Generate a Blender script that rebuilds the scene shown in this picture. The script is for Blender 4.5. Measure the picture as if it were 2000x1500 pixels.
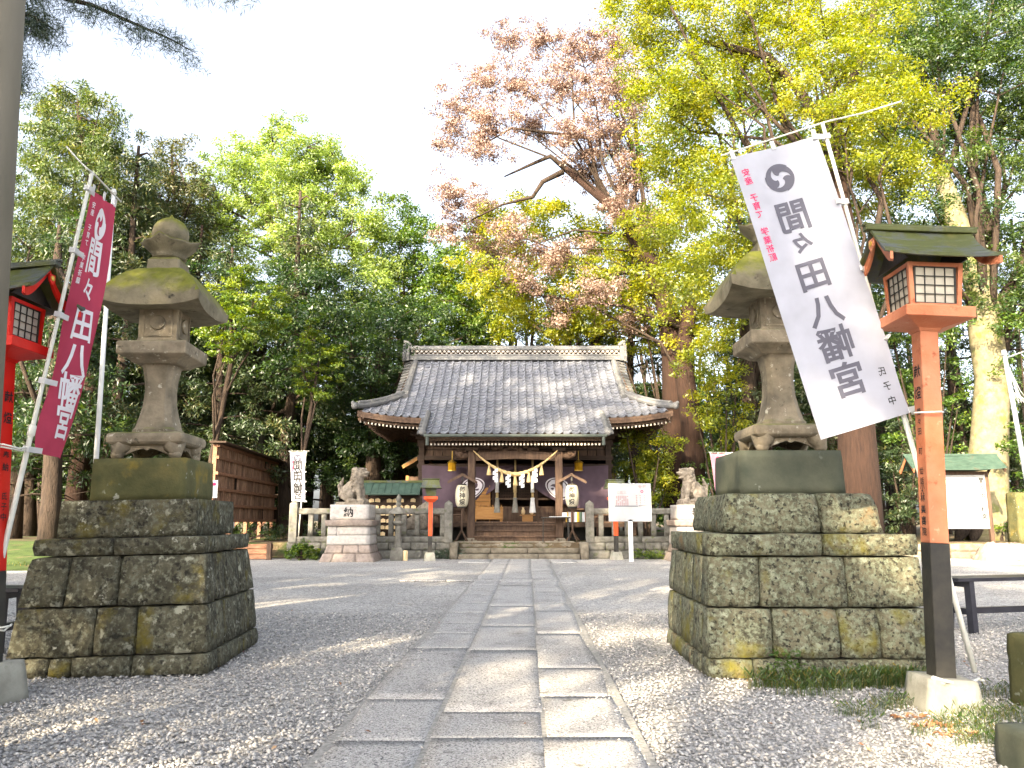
import bpy, math, random
import numpy as np
from mathutils import Vector, Matrix, noise
random.seed(7); rng = np.random.default_rng(7)
for o in list(bpy.data.objects): bpy.data.objects.remove(o)
scene = bpy.context.scene
COL = scene.collection
R = math.radians
# ------------------------------------------------------------------ camera
PITCH, EYE, FOC = R(10.02), 1.1, 1500.0          # FOC: focal length in pixels of the 2000 px wide photograph
cam = bpy.data.cameras.new('camera'); cam.lens = FOC / 2000 * 36; cam.sensor_width = 36
cam.clip_start = .05; cam.clip_end = 2000
camo = bpy.data.objects.new('camera', cam); COL.objects.link(camo)
camo.location = (0, 0, EYE); camo.rotation_euler = (R(90) + PITCH, 0, 0); scene.camera = camo
# ------------------------------------------------------------------ sky and sun
SUN_EL, SUN_AZ = R(24), R(208)                    # azimuth clockwise from +Y: behind the camera, to its left
world = bpy.data.worlds.new('World'); scene.world = world; world.use_nodes = True
nt = world.node_tree
sky = nt.nodes.new('ShaderNodeTexSky'); sky.sky_type = 'NISHITA'; sky.sun_disc = False
sky.sun_elevation = SUN_EL; sky.sun_rotation = SUN_AZ; sky.air_density = .8; sky.dust_density = 4.5; sky.ozone_density = .6
hs = nt.nodes.new('ShaderNodeHueSaturation'); hs.inputs['Saturation'].default_value = .5; hs.inputs['Value'].default_value = 1.45   # thin bright haze
nt.links.new(sky.outputs[0], hs.inputs['Color']); nt.links.new(hs.outputs[0], nt.nodes['Background'].inputs[0]); nt.nodes['Background'].inputs[1].default_value = .11
sl = bpy.data.lights.new('sun', 'SUN'); sl.energy = 5.0; sl.angle = R(.6); sl.color = (1, .83, .58)
so = bpy.data.objects.new('sun', sl); COL.objects.link(so)
sdir = Vector((math.sin(SUN_AZ) * math.cos(SUN_EL), math.cos(SUN_AZ) * math.cos(SUN_EL), math.sin(SUN_EL)))
so.rotation_euler = sdir.to_track_quat('Z', 'Y').to_euler(); so.location = sdir * 60
scene.view_settings.view_transform = 'Standard'; scene.view_settings.look = 'None'
scene.view_settings.exposure = 2.2; scene.view_settings.gamma = 1; scene.view_settings.use_curve_mapping = False
cy = scene.cycles
cy.max_bounces = 6; cy.diffuse_bounces = 3; cy.glossy_bounces = 2; cy.transmission_bounces = 4; cy.transparent_max_bounces = 8
cy.use_denoising = True; cy.caustics_reflective = False; cy.caustics_refractive = False
cy.sample_clamp_indirect = 8

# ------------------------------------------------------------------ measuring: a pixel of the photograph at depth Y -> a point in the place
def Zat(py, Y): return EYE + Y * math.tan(PITCH - math.atan((py - 750) / FOC))
def W(px, py, Y):
    z = Zat(py, Y)
    return Vector(((px - 1000) * (Y * math.cos(PITCH) + (z - EYE) * math.sin(PITCH)) / FOC, Y, z))
def G(px, py):
    Y = EYE / math.tan(math.atan((py - 750) / FOC) - PITCH)
    v = W(px, py, Y); v.z = 0; return v
def DEP(Y, z): return Y * math.cos(PITCH) + (z - EYE) * math.sin(PITCH)

# ------------------------------------------------------------------ objects
def tag(o, label=None, cat=None, group=None, kind=None):
    if label: o['label'] = label
    if cat: o['category'] = cat
    if group: o['group'] = group
    if kind: o['kind'] = kind
    return o
def thing(name, label, cat, loc=(0, 0, 0), rz=0, group=None, tilt=0, tx=0):
    o = bpy.data.objects.new(name, None); COL.objects.link(o); o.empty_display_size = .2
    o.location = loc; o.rotation_euler = (tx, tilt, rz)
    return tag(o, label, cat, group)
def link(name, me, parent=None, loc=None, rot=None, scale=None, mw=None):
    o = bpy.data.objects.new(name, me); COL.objects.link(o)
    if parent: o.parent = parent
    if loc is not None: o.location = loc
    if rot is not None: o.rotation_euler = rot
    if scale is not None: o.scale = scale
    if mw is not None: o.matrix_local = mw
    return o
def dup(root, loc=None, rz=None, label=None, scale=None):
    r = root.copy(); COL.objects.link(r)
    if loc is not None: r.location = loc
    if rz is not None: r.rotation_euler[2] = rz
    if scale is not None: r.scale = scale
    if label: r['label'] = label
    for ch in list(root.children):
        c = ch.copy(); COL.objects.link(c); c.parent = r
        for g in list(ch.children):
            d = g.copy(); COL.objects.link(d); d.parent = c
    return r
def npmesh(name, verts, faces, mat=None, smooth=False, tint=None):
    """verts (N,3), faces (M,k) with a fixed k"""
    verts = np.asarray(verts, np.float32); faces = np.asarray(faces, np.int32)
    me = bpy.data.meshes.new(name); m, k = faces.shape
    me.vertices.add(len(verts)); me.vertices.foreach_set('co', verts.ravel())
    me.loops.add(m * k); me.loops.foreach_set('vertex_index', faces.ravel())
    me.polygons.add(m); me.polygons.foreach_set('loop_start', np.arange(0, m * k, k, dtype=np.int32))
    if smooth: me.polygons.foreach_set('use_smooth', np.ones(m, bool))
    if tint is not None:
        a = me.attributes.new('tint', 'FLOAT', 'FACE'); a.data.foreach_set('value', np.asarray(tint, np.float32))
    me.update(calc_edges=True)
    if mat: me.materials.append(mat)
    return me
class MB:
    def __init__(s): s.v = []; s.f = []
    def add(s, vs, fs):
        n = len(s.v); s.v += [tuple(v) for v in vs]; s.f += [tuple(i + n for i in f) for f in fs]; return s
    def box(s, c, d, rot=None, taper=1.0):
        x, y, z = d[0] / 2, d[1] / 2, d[2] / 2; t = taper
        vs = [Vector(p) for p in ((-x, -y, -z), (x, -y, -z), (x, y, -z), (-x, y, -z), (-x * t, -y * t, z), (x * t, -y * t, z), (x * t, y * t, z), (-x * t, y * t, z))]
        if rot is not None:
            m = rot if isinstance(rot, Matrix) else Matrix.Rotation(rot, 3, 'Z'); vs = [m @ v for v in vs]
        c = Vector(c)
        return s.add([v + c for v in vs], [(0, 3, 2, 1), (4, 5, 6, 7), (0, 1, 5, 4), (1, 2, 6, 5), (2, 3, 7, 6), (3, 0, 4, 7)])
    def bar(s, a, b, w, h=None, up=(0, 0, 1)):
        a, b = Vector(a), Vector(b); h = h or w; d = (b - a); L = d.length; d.normalize()
        u = Vector(up)
        if abs(d.dot(u)) > .99: u = Vector((0, 1, 0))
        sx = d.cross(u).normalized(); sz = sx.cross(d)
        vs = []
        for p in (a, b):
            for i, j in ((-1, -1), (1, -1), (1, 1), (-1, 1)): vs.append(p + sx * (w / 2 * i) + sz * (h / 2 * j))
        return s.add(vs, [(3, 2, 1, 0), (4, 5, 6, 7), (0, 1, 5, 4), (1, 2, 6, 5), (2, 3, 7, 6), (3, 0, 4, 7)])
    def tube(s, pts, rad, n=8, cap=True):
        pts = [Vector(p) for p in pts]
        if not hasattr(rad, '__len__'): rad = [rad] * len(pts)
        vs = []; ref = None
        for i, p in enumerate(pts):
            d = (pts[min(i + 1, len(pts) - 1)] - pts[max(i - 1, 0)]).normalized()
            if ref is None: ref = Vector((0, 0, 1)) if abs(d.z) < .9 else Vector((1, 0, 0))
            x = d.cross(ref).normalized(); y = x.cross(d).normalized(); ref = y
            for k in range(n):
                a = 2 * math.pi * k / n; vs.append(p + (x * math.cos(a) + y * math.sin(a)) * rad[i])
        fs = [(i * n + k, i * n + (k + 1) % n, (i + 1) * n + (k + 1) % n, (i + 1) * n + k) for i in range(len(pts) - 1) for k in range(n)]
        if cap: fs += [tuple(range(n - 1, -1, -1)), tuple((len(pts) - 1) * n + k for k in range(n))]
        return s.add(vs, fs)
    def lathe(s, prof, n=24, c=(0, 0, 0), phase=0, sq=0):
        vs = []; c = Vector(c)
        for r, z in prof:
            for k in range(n):
                a = 2 * math.pi * k / n + phase; q = 1
                if sq: q = 1 / max(abs(math.cos(a)), abs(math.sin(a))); q = 1 + (q - 1) * sq
                vs.append(c + Vector((r * q * math.cos(a), r * q * math.sin(a), z)))
        m = len(prof)
        fs = [(i * n + k, i * n + (k + 1) % n, (i + 1) * n + (k + 1) % n, (i + 1) * n + k) for i in range(m - 1) for k in range(n)]
        fs += [tuple(range(n - 1, -1, -1)), tuple((m - 1) * n + k for k in range(n))]
        return s.add(vs, fs)
    def frust(s, prof, c=(0, 0, 0)):
        """stack of squares: (half width, z)"""
        vs = []; c = Vector(c)
        for r, z in prof: vs += [c + Vector((x * r, y * r, z)) for x, y in ((-1, -1), (1, -1), (1, 1), (-1, 1))]
        m = len(prof)
        fs = [(i * 4 + k, i * 4 + (k + 1) % 4, i * 4 + 4 + (k + 1) % 4, i * 4 + 4 + k) for i in range(m - 1) for k in range(4)]
        return s.add(vs, fs + [(3, 2, 1, 0), tuple((m - 1) * 4 + k for k in range(4))])
    def ell(s, c, r, nu=12, nv=8, rot=None):
        vs = []; c = Vector(c)
        if not hasattr(r, '__len__'): r = (r, r, r)
        for j in range(1, nv):
            t = math.pi * j / nv
            for i in range(nu):
                a = 2 * math.pi * i / nu
                v = Vector((r[0] * math.sin(t) * math.cos(a), r[1] * math.sin(t) * math.sin(a), r[2] * math.cos(t)))
                if rot is not None: v = rot @ v
                vs.append(c + v)
        top = Vector((0, 0, r[2])); 
        if rot is not None: top = rot @ top
        vs += [c + top, c - top]; T = len(vs) - 2
        fs = [(j * nu + i, (j + 1) * nu + i, (j + 1) * nu + (i + 1) % nu, j * nu + (i + 1) % nu) for j in range(nv - 2) for i in range(nu)]
        fs += [(T, i, (i + 1) % nu) for i in range(nu)] + [(T + 1, (nv - 2) * nu + (i + 1) % nu, (nv - 2) * nu + i) for i in range(nu)]
        return s.add(vs, fs)
    def prism(s, poly, o, ax, ay, th):
        """polygon in the plane (ax, ay) through o, thickened by vector th"""
        o, ax, ay, th = Vector(o), Vector(ax), Vector(ay), Vector(th); n = len(poly)
        a = [o + ax * x + ay * y for x, y in poly]
        return s.add(a + [p + th for p in a], [tuple(range(n)), tuple(range(2 * n - 1, n - 1, -1))] + [(i, i + n, (i + 1) % n + n, (i + 1) % n) for i in range(n)])
    def grid(s, fn, nu, nv, th=None):
        vs = [Vector(fn(i / nu, j / nv)) for j in range(nv + 1) for i in range(nu + 1)]; w = nu + 1
        fs = [(j * w + i, j * w + i + 1, (j + 1) * w + i + 1, (j + 1) * w + i) for j in range(nv) for i in range(nu)]
        if th is not None:
            n = len(vs); t = Vector(th); vs = vs + [v + t for v in vs]
            fs2 = [tuple(k + n for k in reversed(f)) for f in fs]
            rim = [i for i in range(w)] + [j * w + nu for j in range(1, nv + 1)] + [nv * w + i for i in range(nu - 1, -1, -1)] + [j * w for j in range(nv - 1, 0, -1)]
            m = len(rim); fs = fs + fs2 + [(rim[k], rim[k] + n, rim[(k + 1) % m] + n, rim[(k + 1) % m]) for k in range(m)]
        return s.add(vs, fs)
    def mesh(s, name, mat, smooth=False, bevel=0, fixn=True):
        me = bpy.data.meshes.new(name); me.from_pydata(s.v, [], s.f)
        if fixn or bevel:
            import bmesh
            bm = bmesh.new(); bm.from_mesh(me)
            if bevel: bmesh.ops.bevel(bm, geom=bm.edges[:] , offset=bevel, segments=1, affect='EDGES', clamp_overlap=True)
            bmesh.ops.recalc_face_normals(bm, faces=bm.faces[:]); bm.to_mesh(me); bm.free()
        if smooth: me.polygons.foreach_set('use_smooth', [True] * len(me.polygons))
        if mat: me.materials.append(mat)
        return me
    def build(s, name, mat, parent=None, smooth=False, bevel=0, **k):
        o = link(name, s.mesh(name, mat, smooth, bevel), parent, **k)
        if smooth == 'auto': pass
        return o
def rblock(c8, mat, seed=0, amp=.012, nx=7, ny=3, nz=4, rnd=.03, name='stone_block'):
    """rough stone block between 8 corners (bottom ring ccw, top ring ccw): its own edges rounded, faces uneven"""
    c = [Vector(p) for p in c8]; mb = MB(); idx = {}; vs = []; fs = []
    def P(i, j, k):
        if (i, j, k) in idx: return idx[(i, j, k)]
        u, v, w = i / nx, j / ny, k / nz
        b = c[0].lerp(c[1], u).lerp(c[3].lerp(c[2], u), v); t = c[4].lerp(c[5], u).lerp(c[7].lerp(c[6], u), v)
        p = b.lerp(t, w); ctr = sum(c, Vector()) / 8
        ne = (i in (0, nx)) + (j in (0, ny)) + (k in (0, nz))
        if ne >= 2: d_ = Vector((ctr.x - p.x, ctr.y - p.y, (ctr.z - p.z))).normalized(); p = p + d_ * min(rnd, .016 if rnd < .05 else rnd * .6) * (ne - 1) * (.2 + .5 * random.random())
        q = p * 4.5 + Vector((seed * 3.1, 7, 1))
        n = (noise.noise_vector(q) * amp + noise.noise_vector(q * 3.3) * amp * .6) * (1 if ne == 1 else .35)
        idx[(i, j, k)] = len(vs); vs.append(p + n); return idx[(i, j, k)]
    for i in range(nx):
        for k in range(nz):
            fs.append((P(i, 0, k), P(i + 1, 0, k), P(i + 1, 0, k + 1), P(i, 0, k + 1))); fs.append((P(i, ny, k), P(i, ny, k + 1), P(i + 1, ny, k + 1), P(i + 1, ny, k)))
    for j in range(ny):
        for k in range(nz):
            fs.append((P(0, j, k), P(0, j, k + 1), P(0, j + 1, k + 1), P(0, j + 1, k))); fs.append((P(nx, j, k), P(nx, j + 1, k), P(nx, j + 1, k + 1), P(nx, j, k + 1)))
    for i in range(nx):
        for j in range(ny):
            fs.append((P(i, j, 0), P(i, j + 1, 0), P(i + 1, j + 1, 0), P(i + 1, j, 0))); fs.append((P(i, j, nz), P(i + 1, j, nz), P(i + 1, j + 1, nz), P(i, j + 1, nz)))
    mb.add(vs, fs); return mb.mesh(name, mat, smooth=True, fixn=False)
def box8(x0, x1, y0, y1, z0, z1, t=0):
    return [(x0, y0, z0), (x1, y0, z0), (x1, y1, z0), (x0, y1, z0), (x0 + t, y0 + t, z1), (x1 - t, y0 + t, z1), (x1 - t, y1 - t, z1), (x0 + t, y1 - t, z1)]

# ------------------------------------------------------------------ materials
class N:
    def __init__(s, name):
        s.m = bpy.data.materials.new(name); s.m.use_nodes = True; s.t = s.m.node_tree; s.b = s.t.nodes['Principled BSDF']
    def n(s, typ, **k):
        x = s.t.nodes.new('ShaderNode' + typ)
        for a, v in k.items():
            if a in x.inputs.keys(): x.inputs[a].default_value = v
            else: setattr(x, a, v)
        return x
    def l(s, a, b): s.t.links.new(a, b)
    def ramp(s, fac, stops):
        r = s.n('ValToRGB'); e = r.color_ramp.elements
        while len(e) < len(stops): e.new(.5)
        for i, (p, c) in enumerate(stops): e[i].position = p; e[i].color = (*c, 1) if len(c) == 3 else c
        s.l(fac, r.inputs[0]); return r.outputs[0]
    def mix(s, fac, a, b):
        x = s.n('Mix'); x.data_type = 'RGBA'
        for v, i in ((fac, 0), (a, 6), (b, 7)):
            if hasattr(v, 'links'): s.l(v, x.inputs[i])
            else: x.inputs[i].default_value = (*v, 1) if i else v
        return x.outputs[2]
def mat(name, stops, scale=4, rough=.85, bump=.3, bscale=30, spots=(), metal=0, detail=6, stretch=None, spec=.3, up=None, island=0, dist=.01):
    s = N(name); tc = s.n('TexCoord'); oi = s.n('ObjectInfo')
    add = s.n('VectorMath', operation='ADD'); mul = s.n('VectorMath', operation='SCALE'); mul.inputs[0].default_value = (37, 17, 53)
    s.l(oi.outputs['Random'], mul.inputs['Scale']); s.l(tc.outputs['Object'], add.inputs[0]); s.l(mul.outputs[0], add.inputs[1]); vec = add.outputs[0]
    if stretch:
        mp = s.n('Mapping'); mp.inputs['Scale'].default_value = stretch; s.l(vec, mp.inputs[0]); vec = mp.outputs[0]
    def noi(sc, d=detail, r=.6):
        x = s.n('TexNoise', Scale=sc, Detail=d, Roughness=r); s.l(vec, x.inputs['Vector']); return x.outputs['Fac']
    col = s.ramp(noi(scale), stops)
    for sp in spots:   # (colour, scale, lo, hi, kind)
        c, sc, lo, hi = sp[:4]; kind = sp[4] if len(sp) > 4 else 'n'
        if kind == 'v':
            v = s.n('TexVoronoi', Scale=sc); nn = s.n('TexNoise', Scale=sc * 2, Detail=3.0)
            s.l(vec, nn.inputs['Vector']); mx = s.n('Mix'); mx.data_type = 'VECTOR'; mx.inputs[0].default_value = .12
            s.l(vec, mx.inputs[4]); s.l(nn.outputs['Color'], mx.inputs[5]); s.l(mx.outputs[1], v.inputs['Vector'])
            f = s.n('MapRange'); s.l(v.outputs['Distance'], f.inputs[0]); f.inputs[1].default_value = hi; f.inputs[2].default_value = lo
            ms = s.n('Math', operation='MULTIPLY'); n3 = s.n('MapRange'); s.l(noi(sc * .25, 2), n3.inputs[0]); n3.inputs[1].default_value = .5; n3.inputs[2].default_value = .6
            s.l(f.outputs[0], ms.inputs[0]); s.l(n3.outputs[0], ms.inputs[1]); fac = ms.outputs[0]
        else:
            f = s.n('MapRange'); s.l(noi(sc, 8, .65), f.inputs[0]); f.inputs[1].default_value = lo; f.inputs[2].default_value = hi; fac = f.outputs[0]
        col = s.mix(fac, col, c)
    if up:            # growth on upward faces: (colour, lo, hi)
        g = s.n('NewGeometry'); sx = s.n('SeparateXYZ'); s.l(g.outputs['Normal'], sx.inputs[0])
        nn = s.n('Math', operation='MULTIPLY_ADD'); s.l(noi(9), nn.inputs[0]); nn.inputs[1].default_value = 1.0; s.l(sx.outputs['Z'], nn.inputs[2])
        f = s.n('MapRange'); s.l(nn.outputs[0], f.inputs[0]); f.inputs[1].default_value = up[1]; f.inputs[2].default_value = up[2]
        col = s.mix(f.outputs[0], col, s.ramp(noi(14), [(.3, up[0]), (.7, tuple(q * 1.8 for q in up[0]))]))
    hv = s.n('HueSaturation'); mr = s.n('MapRange'); s.l(oi.outputs['Random'], mr.inputs[0]); mr.inputs[3].default_value = 1 - island; mr.inputs[4].default_value = 1 + island
    s.l(mr.outputs[0], hv.inputs['Value']); s.l(col, hv.inputs['Color'])
    s.l(hv.outputs[0], s.b.inputs['Base Color']); s.b.inputs['Roughness'].default_value = rough; s.b.inputs['Metallic'].default_value = metal
    s.b.inputs['Specular IOR Level'].default_value = spec
    if bump:
        bp = s.n('Bump', Strength=bump, Distance=dist); s.l(noi(bscale, 6), bp.inputs['Height']); s.l(bp.outputs[0], s.b.inputs['Normal'])
    return s.m
def leafmat(name, a, b, c, trans=.45, rough=.5):
    s = N(name); at = s.n('Attribute', attribute_name='tint'); col = s.ramp(at.outputs['Fac'], [(0, a), (.5, b), (1, c)])
    s.t.nodes.remove(s.b)
    d = s.n('BsdfDiffuse'); t = s.n('BsdfTranslucent'); g = s.n('BsdfGlossy', Roughness=rough); m1 = s.n('MixShader'); m2 = s.n('MixShader')
    hs = s.n('HueSaturation', Hue=.483, Saturation=1.2, Value=1.45); s.l(col, hs.inputs['Color'])
    s.l(col, d.inputs[0]); s.l(hs.outputs[0], t.inputs[0]); m1.inputs[0].default_value = trans; m2.inputs[0].default_value = .05
    g.inputs[0].default_value = (.9, .9, .9, 1)
    s.l(d.outputs[0], m1.inputs[1]); s.l(t.outputs[0], m1.inputs[2]); s.l(m1.outputs[0], m2.inputs[1]); s.l(g.outputs[0], m2.inputs[2])
    s.l(m2.outputs[0], s.t.nodes['Material Output'].inputs[0]); return s.m
def thin(name, c, trans=.4, rough=.8):      # cloth and paper that let light through
    s = N(name); s.t.nodes.remove(s.b); d = s.n('BsdfDiffuse'); t = s.n('BsdfTranslucent'); m = s.n('MixShader'); m.inputs[0].default_value = trans
    tc = s.n('TexCoord'); nz = s.n('TexNoise', Scale=6.0, Detail=5.0); s.l(tc.outputs['Object'], nz.inputs['Vector'])
    col = s.ramp(nz.outputs['Fac'], [(.3, tuple(q * .86 for q in c)), (.65, c)])
    s.l(col, d.inputs[0]); s.l(col, t.inputs[0])
    wv = s.n('TexNoise', Scale=3.0, Detail=2.0); s.l(tc.outputs['Object'], wv.inputs['Vector']); bp = s.n('Bump', Strength=.25, Distance=.02); s.l(wv.outputs['Fac'], bp.inputs['Height']); s.l(bp.outputs[0], d.inputs['Normal'])
    s.l(d.outputs[0], m.inputs[1]); s.l(t.outputs[0], m.inputs[2]); s.l(m.outputs[0], s.t.nodes['Material Output'].inputs[0]); return s.m

M = {}
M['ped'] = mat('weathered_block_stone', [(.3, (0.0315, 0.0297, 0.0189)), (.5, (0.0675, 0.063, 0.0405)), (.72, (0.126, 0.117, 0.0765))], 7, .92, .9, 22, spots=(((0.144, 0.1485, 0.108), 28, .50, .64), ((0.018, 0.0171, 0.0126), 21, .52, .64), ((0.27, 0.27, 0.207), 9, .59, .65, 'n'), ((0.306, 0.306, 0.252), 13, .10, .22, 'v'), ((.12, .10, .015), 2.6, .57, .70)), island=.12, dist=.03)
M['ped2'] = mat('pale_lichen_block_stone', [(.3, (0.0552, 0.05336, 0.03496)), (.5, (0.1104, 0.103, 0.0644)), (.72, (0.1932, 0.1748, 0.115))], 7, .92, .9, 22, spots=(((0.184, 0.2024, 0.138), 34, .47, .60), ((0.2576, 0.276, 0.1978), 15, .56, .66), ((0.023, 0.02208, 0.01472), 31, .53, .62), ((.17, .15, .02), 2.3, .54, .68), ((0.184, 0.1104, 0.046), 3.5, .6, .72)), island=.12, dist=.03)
M['moss'] = mat('mossy_green_stone', [(.3, (0.06, 0.0624, 0.024)), (.55, (0.104, 0.1, 0.04)), (.75, (0.16, 0.132, 0.048))], 5, .9, .5, 40, spots=(((0.336, 0.344, 0.288), 11, .10, .22, 'v'), ((0.2, 0.152, 0.032), 4, .56, .7)), island=.05)
M['darkgreen'] = mat('dark_green_dressed_stone', [(.3, (0.05525, 0.06375, 0.0442)), (.7, (0.102, 0.1062, 0.07225))], 5, .8, .3, 50, spots=(((0.306, 0.3145, 0.272), 9, .08, .17, 'v'),))
M['lant'] = mat('warm_grey_lantern_stone', [(.3, (0.13, 0.1105, 0.078)), (.5, (0.234, 0.195, 0.1365)), (.72, (0.364, 0.3055, 0.2145))], 6, .88, .5, 45, spots=(((0.494, 0.455, 0.364), 15, .6, .66), ((0.065, 0.0585, 0.039), 13, .62, .7)), up=((0.0975, 0.104, 0.026), 1.1, 1.5))
M['lroof'] = mat('lantern_roof_stone', [(.3, (0.1033, 0.0918, 0.05738)), (.6, (0.218, 0.1894, 0.1262))], 6, .9, .5, 40, spots=(((0.0459, 0.04016, 0.02869), 10, .6, .7),), up=((0.09754, 0.101, 0.01377), .7, 1.15))
M['conc'] = mat('concrete', [(.3, (.24, .23, .19)), (.7, (.36, .35, .29))], 8, .9, .4, 80, spots=(((.15, .15, .09), 5, .58, .7),))
M['pale'] = mat('pale_granite', [(.3, (.34, .31, .28)), (.7, (.50, .46, .42))], 12, .85, .3, 90, spots=(((.25, .2, .17), 5, .62, .75),), island=.06)
M['pink'] = mat('reddish_granite', [(.3, (.20, .155, .125)), (.7, (.34, .28, .24))], 9, .85, .3, 70, spots=(((.16, .14, .11), 5, .58, .7),), island=.08)
M['fence'] = mat('grey_fence_stone', [(.3, (.11, .105, .085)), (.7, (.25, .235, .20))], 7, .9, .4, 60, spots=(((.12, .13, .06), 5, .57, .7),), island=.12)
M['step'] = mat('step_stone', [(.3, (.11, .092, .066)), (.7, (.25, .215, .16))], 6, .9, .4, 60, spots=(((.1, .1, .06), 4, .58, .7),), island=.1)
M['koma'] = mat('carved_guardian_stone', [(.3, (.12, .10, .075)), (.7, (.32, .27, .21))], 9, .9, .5, 60, spots=(((.05, .045, .035), 7, .6, .7),))
M['wood'] = mat('dark_weathered_wood', [(.3, (0.0225, 0.0135, 0.009)), (.7, (0.06, 0.036, 0.0225))], 3, .75, .3, 30, stretch=(0.75, 0.75, 6), island=.2)
M['woodl'] = mat('brown_shrine_wood', [(.3, (0.04928, 0.02816, 0.0183)), (.7, (0.1197, 0.07392, 0.04646))], 3, .75, .3, 30, stretch=(4.8, 4.8, 0.8), island=.15)
M['board'] = mat('reddish_wooden_board', [(.3, (.14, .062, .033)), (.7, (.28, .15, .09))], 3, .75, .3, 30, stretch=(2, 2, 9), island=.25)
M['honey'] = mat('honey_coloured_wood', [(.3, (0.288, 0.128, 0.032)), (.7, (0.416, 0.216, 0.064))], 3, .5, .2, 30, stretch=(0.8, 0.8, 6.4))
M['tile'] = mat('grey_roof_tile', [(.3, (0.1104, 0.115, 0.138)), (.7, (0.1932, 0.2024, 0.23))], 5, .42, .2, 60, spots=(((0.3312, 0.322, 0.2944), 14, .62, .7), ((0.1104, 0.1104, 0.092), 4, .6, .72)), spec=.5, island=.16)
M['ridge'] = mat('grey_ridge_tile', [(.3, (0.0832, 0.0864, 0.0896)), (.7, (0.16, 0.1568, 0.1536))], 6, .55, .3, 50, spots=(((0.3072, 0.288, 0.256), 9, .58, .68),), island=.1)
M['white'] = mat('white_paint', [(.3, (.74, .74, .72)), (.7, (.82, .82, .80))], 3, .5, .05, 30)
M['sign'] = mat('white_sign_board', [(.3, (.36, .36, .35)), (.7, (.44, .435, .43))], 3, .5, 0)
M['plastic'] = mat('off_white_pole_plastic', [(.3, (.56, .56, .50)), (.7, (.68, .68, .62))], 10, .45, .05, 30, spots=(((.36, .34, .27), 9, .62, .74),))
M['verm'] = mat('bright_vermilion_paint', [(.3, (.50, .010, .004)), (.7, (.62, .016, .006))], 5, .5, .15, 40, spots=(((.30, .012, .01), 7, .64, .74),))
M['verm2'] = mat('faded_orange_vermilion_paint', [(.3, (.44, .13, .055)), (.7, (.52, .22, .12))], 4, .6, .25, 50, spots=(((.28, .07, .03), 9, .6, .68), ((.5, .27, .16), 14, .63, .7)))
M['vermfar'] = mat('vermilion_paint_far', [(.3, (.66, .08, .02)), (.7, (.78, .12, .04))], 4, .6, 0)
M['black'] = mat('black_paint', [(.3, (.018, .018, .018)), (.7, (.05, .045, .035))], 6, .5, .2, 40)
M['bench'] = mat('black_bench_paint', [(.3, (.014, .014, .02)), (.7, (.03, .03, .04))], 6, .35, .1, 40)
M['copper'] = mat('green_copper_roof', [(.3, (0.02754, 0.05202, 0.03794)), (.7, (0.05508, 0.0918, 0.06732))], 5, .6, .2, 40, spots=(((0.0612, 0.05508, 0.03672), 5, .6, .72),))
M['dkroof'] = mat('dark_metal_roof_with_moss', [(.3, (.05, .058, .055)), (.7, (.11, .12, .115))], 5, .55, .3, 40, spots=(((.06, .07, .018), 5, .40, .52), ((.11, .10, .03), 11, .58, .7)), up=None)
M['gold'] = mat('gilt_fitting', [(.3, (.5, .3, .05)), (.7, (.7, .46, .1))], 6, .35, .1, 40, metal=.6)
M['straw'] = mat('straw_rope', [(.3, (.38, .27, .12)), (.7, (.58, .44, .22))], 20, .9, .5, 120)
M['ema'] = mat('pale_votive_wood', [(.3, (.56, .40, .20)), (.7, (.74, .58, .34))], 3, .7, .1, 30, stretch=(8, 1, 1), island=.12)
M['paper'] = thin('lantern_paper', (.74, .68, .52), .35); M['shoji'] = thin('window_paper', (.66, .62, .52), .35); M['shide'] = thin('folded_white_paper', (.86, .86, .86), .3)
M['gutter'] = mat('grey_green_gutter_paint', [(.3, (.05, .06, .05)), (.7, (.09, .105, .09))], 5, .6, .1, 40); M['cloth'] = thin('white_banner_cloth', (.53, .54, .62), .42); M['red'] = thin('wine_red_banner_cloth', (.52, .075, .13), .35); M['purple'] = thin('purple_curtain_cloth', (.12, .085, .105), .12)
M['pinkc'] = thin('pink_and_white_banner_cloth', (.80, .42, .50), .4); M['wcloth'] = thin('white_cloth', (.8, .8, .8), .35); M['amber'] = thin('amber_lantern_shade', (.75, .42, .03), .5)
M['ink'] = mat('grey_print', [(.3, (.085, .085, .11)), (.7, (.10, .10, .13))], 5, .9, 0); M['inkb'] = mat('black_ink', [(.3, (.02, .02, .022)), (.7, (.03, .03, .03))], 5, .9, 0)
M['inkr'] = mat('crimson_print', [(.3, (.60, .03, .12)), (.7, (.62, .04, .14))], 5, .9, 0); M['inkw'] = mat('pale_print', [(.3, (.74, .70, .74)), (.7, (.78, .75, .78))], 5, .9, 0)
M['inkp'] = mat('faint_pink_print', [(.3, (.36, .25, .25)), (.7, (.38, .27, .27))], 5, .9, 0)
M['bark'] = mat('brown_bark', [(.3, (.022, .016, .012)), (.7, (.07, .048, .034))], 5, .95, .9, 14, stretch=(3, 3, .6), dist=.05)
M['barkg'] = mat('grey_smooth_bark', [(.3, (.045, .04, .033)), (.7, (.10, .09, .075))], 4, .9, .4, 12, stretch=(1, 1, .6), spots=(((.08, .09, .045), 2, .55, .7),))
M['barkr'] = mat('red_brown_cedar_bark', [(.3, (.02, .011, .008)), (.7, (.048, .025, .016))], 6, .95, .9, 14, stretch=(4, 4, .4), dist=.05)
M['barkp'] = mat('pale_yellowish_bark', [(.3, (0.1125, 0.0975, 0.0525)), (.7, (0.255, 0.225, 0.135))], 4, .9, .6, 12, spots=(((0.12, 0.1275, 0.0375), 2.5, .52, .64), ((0.075, 0.06, 0.0375), 6, .62, .72)), dist=.03)
L = {}
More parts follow.
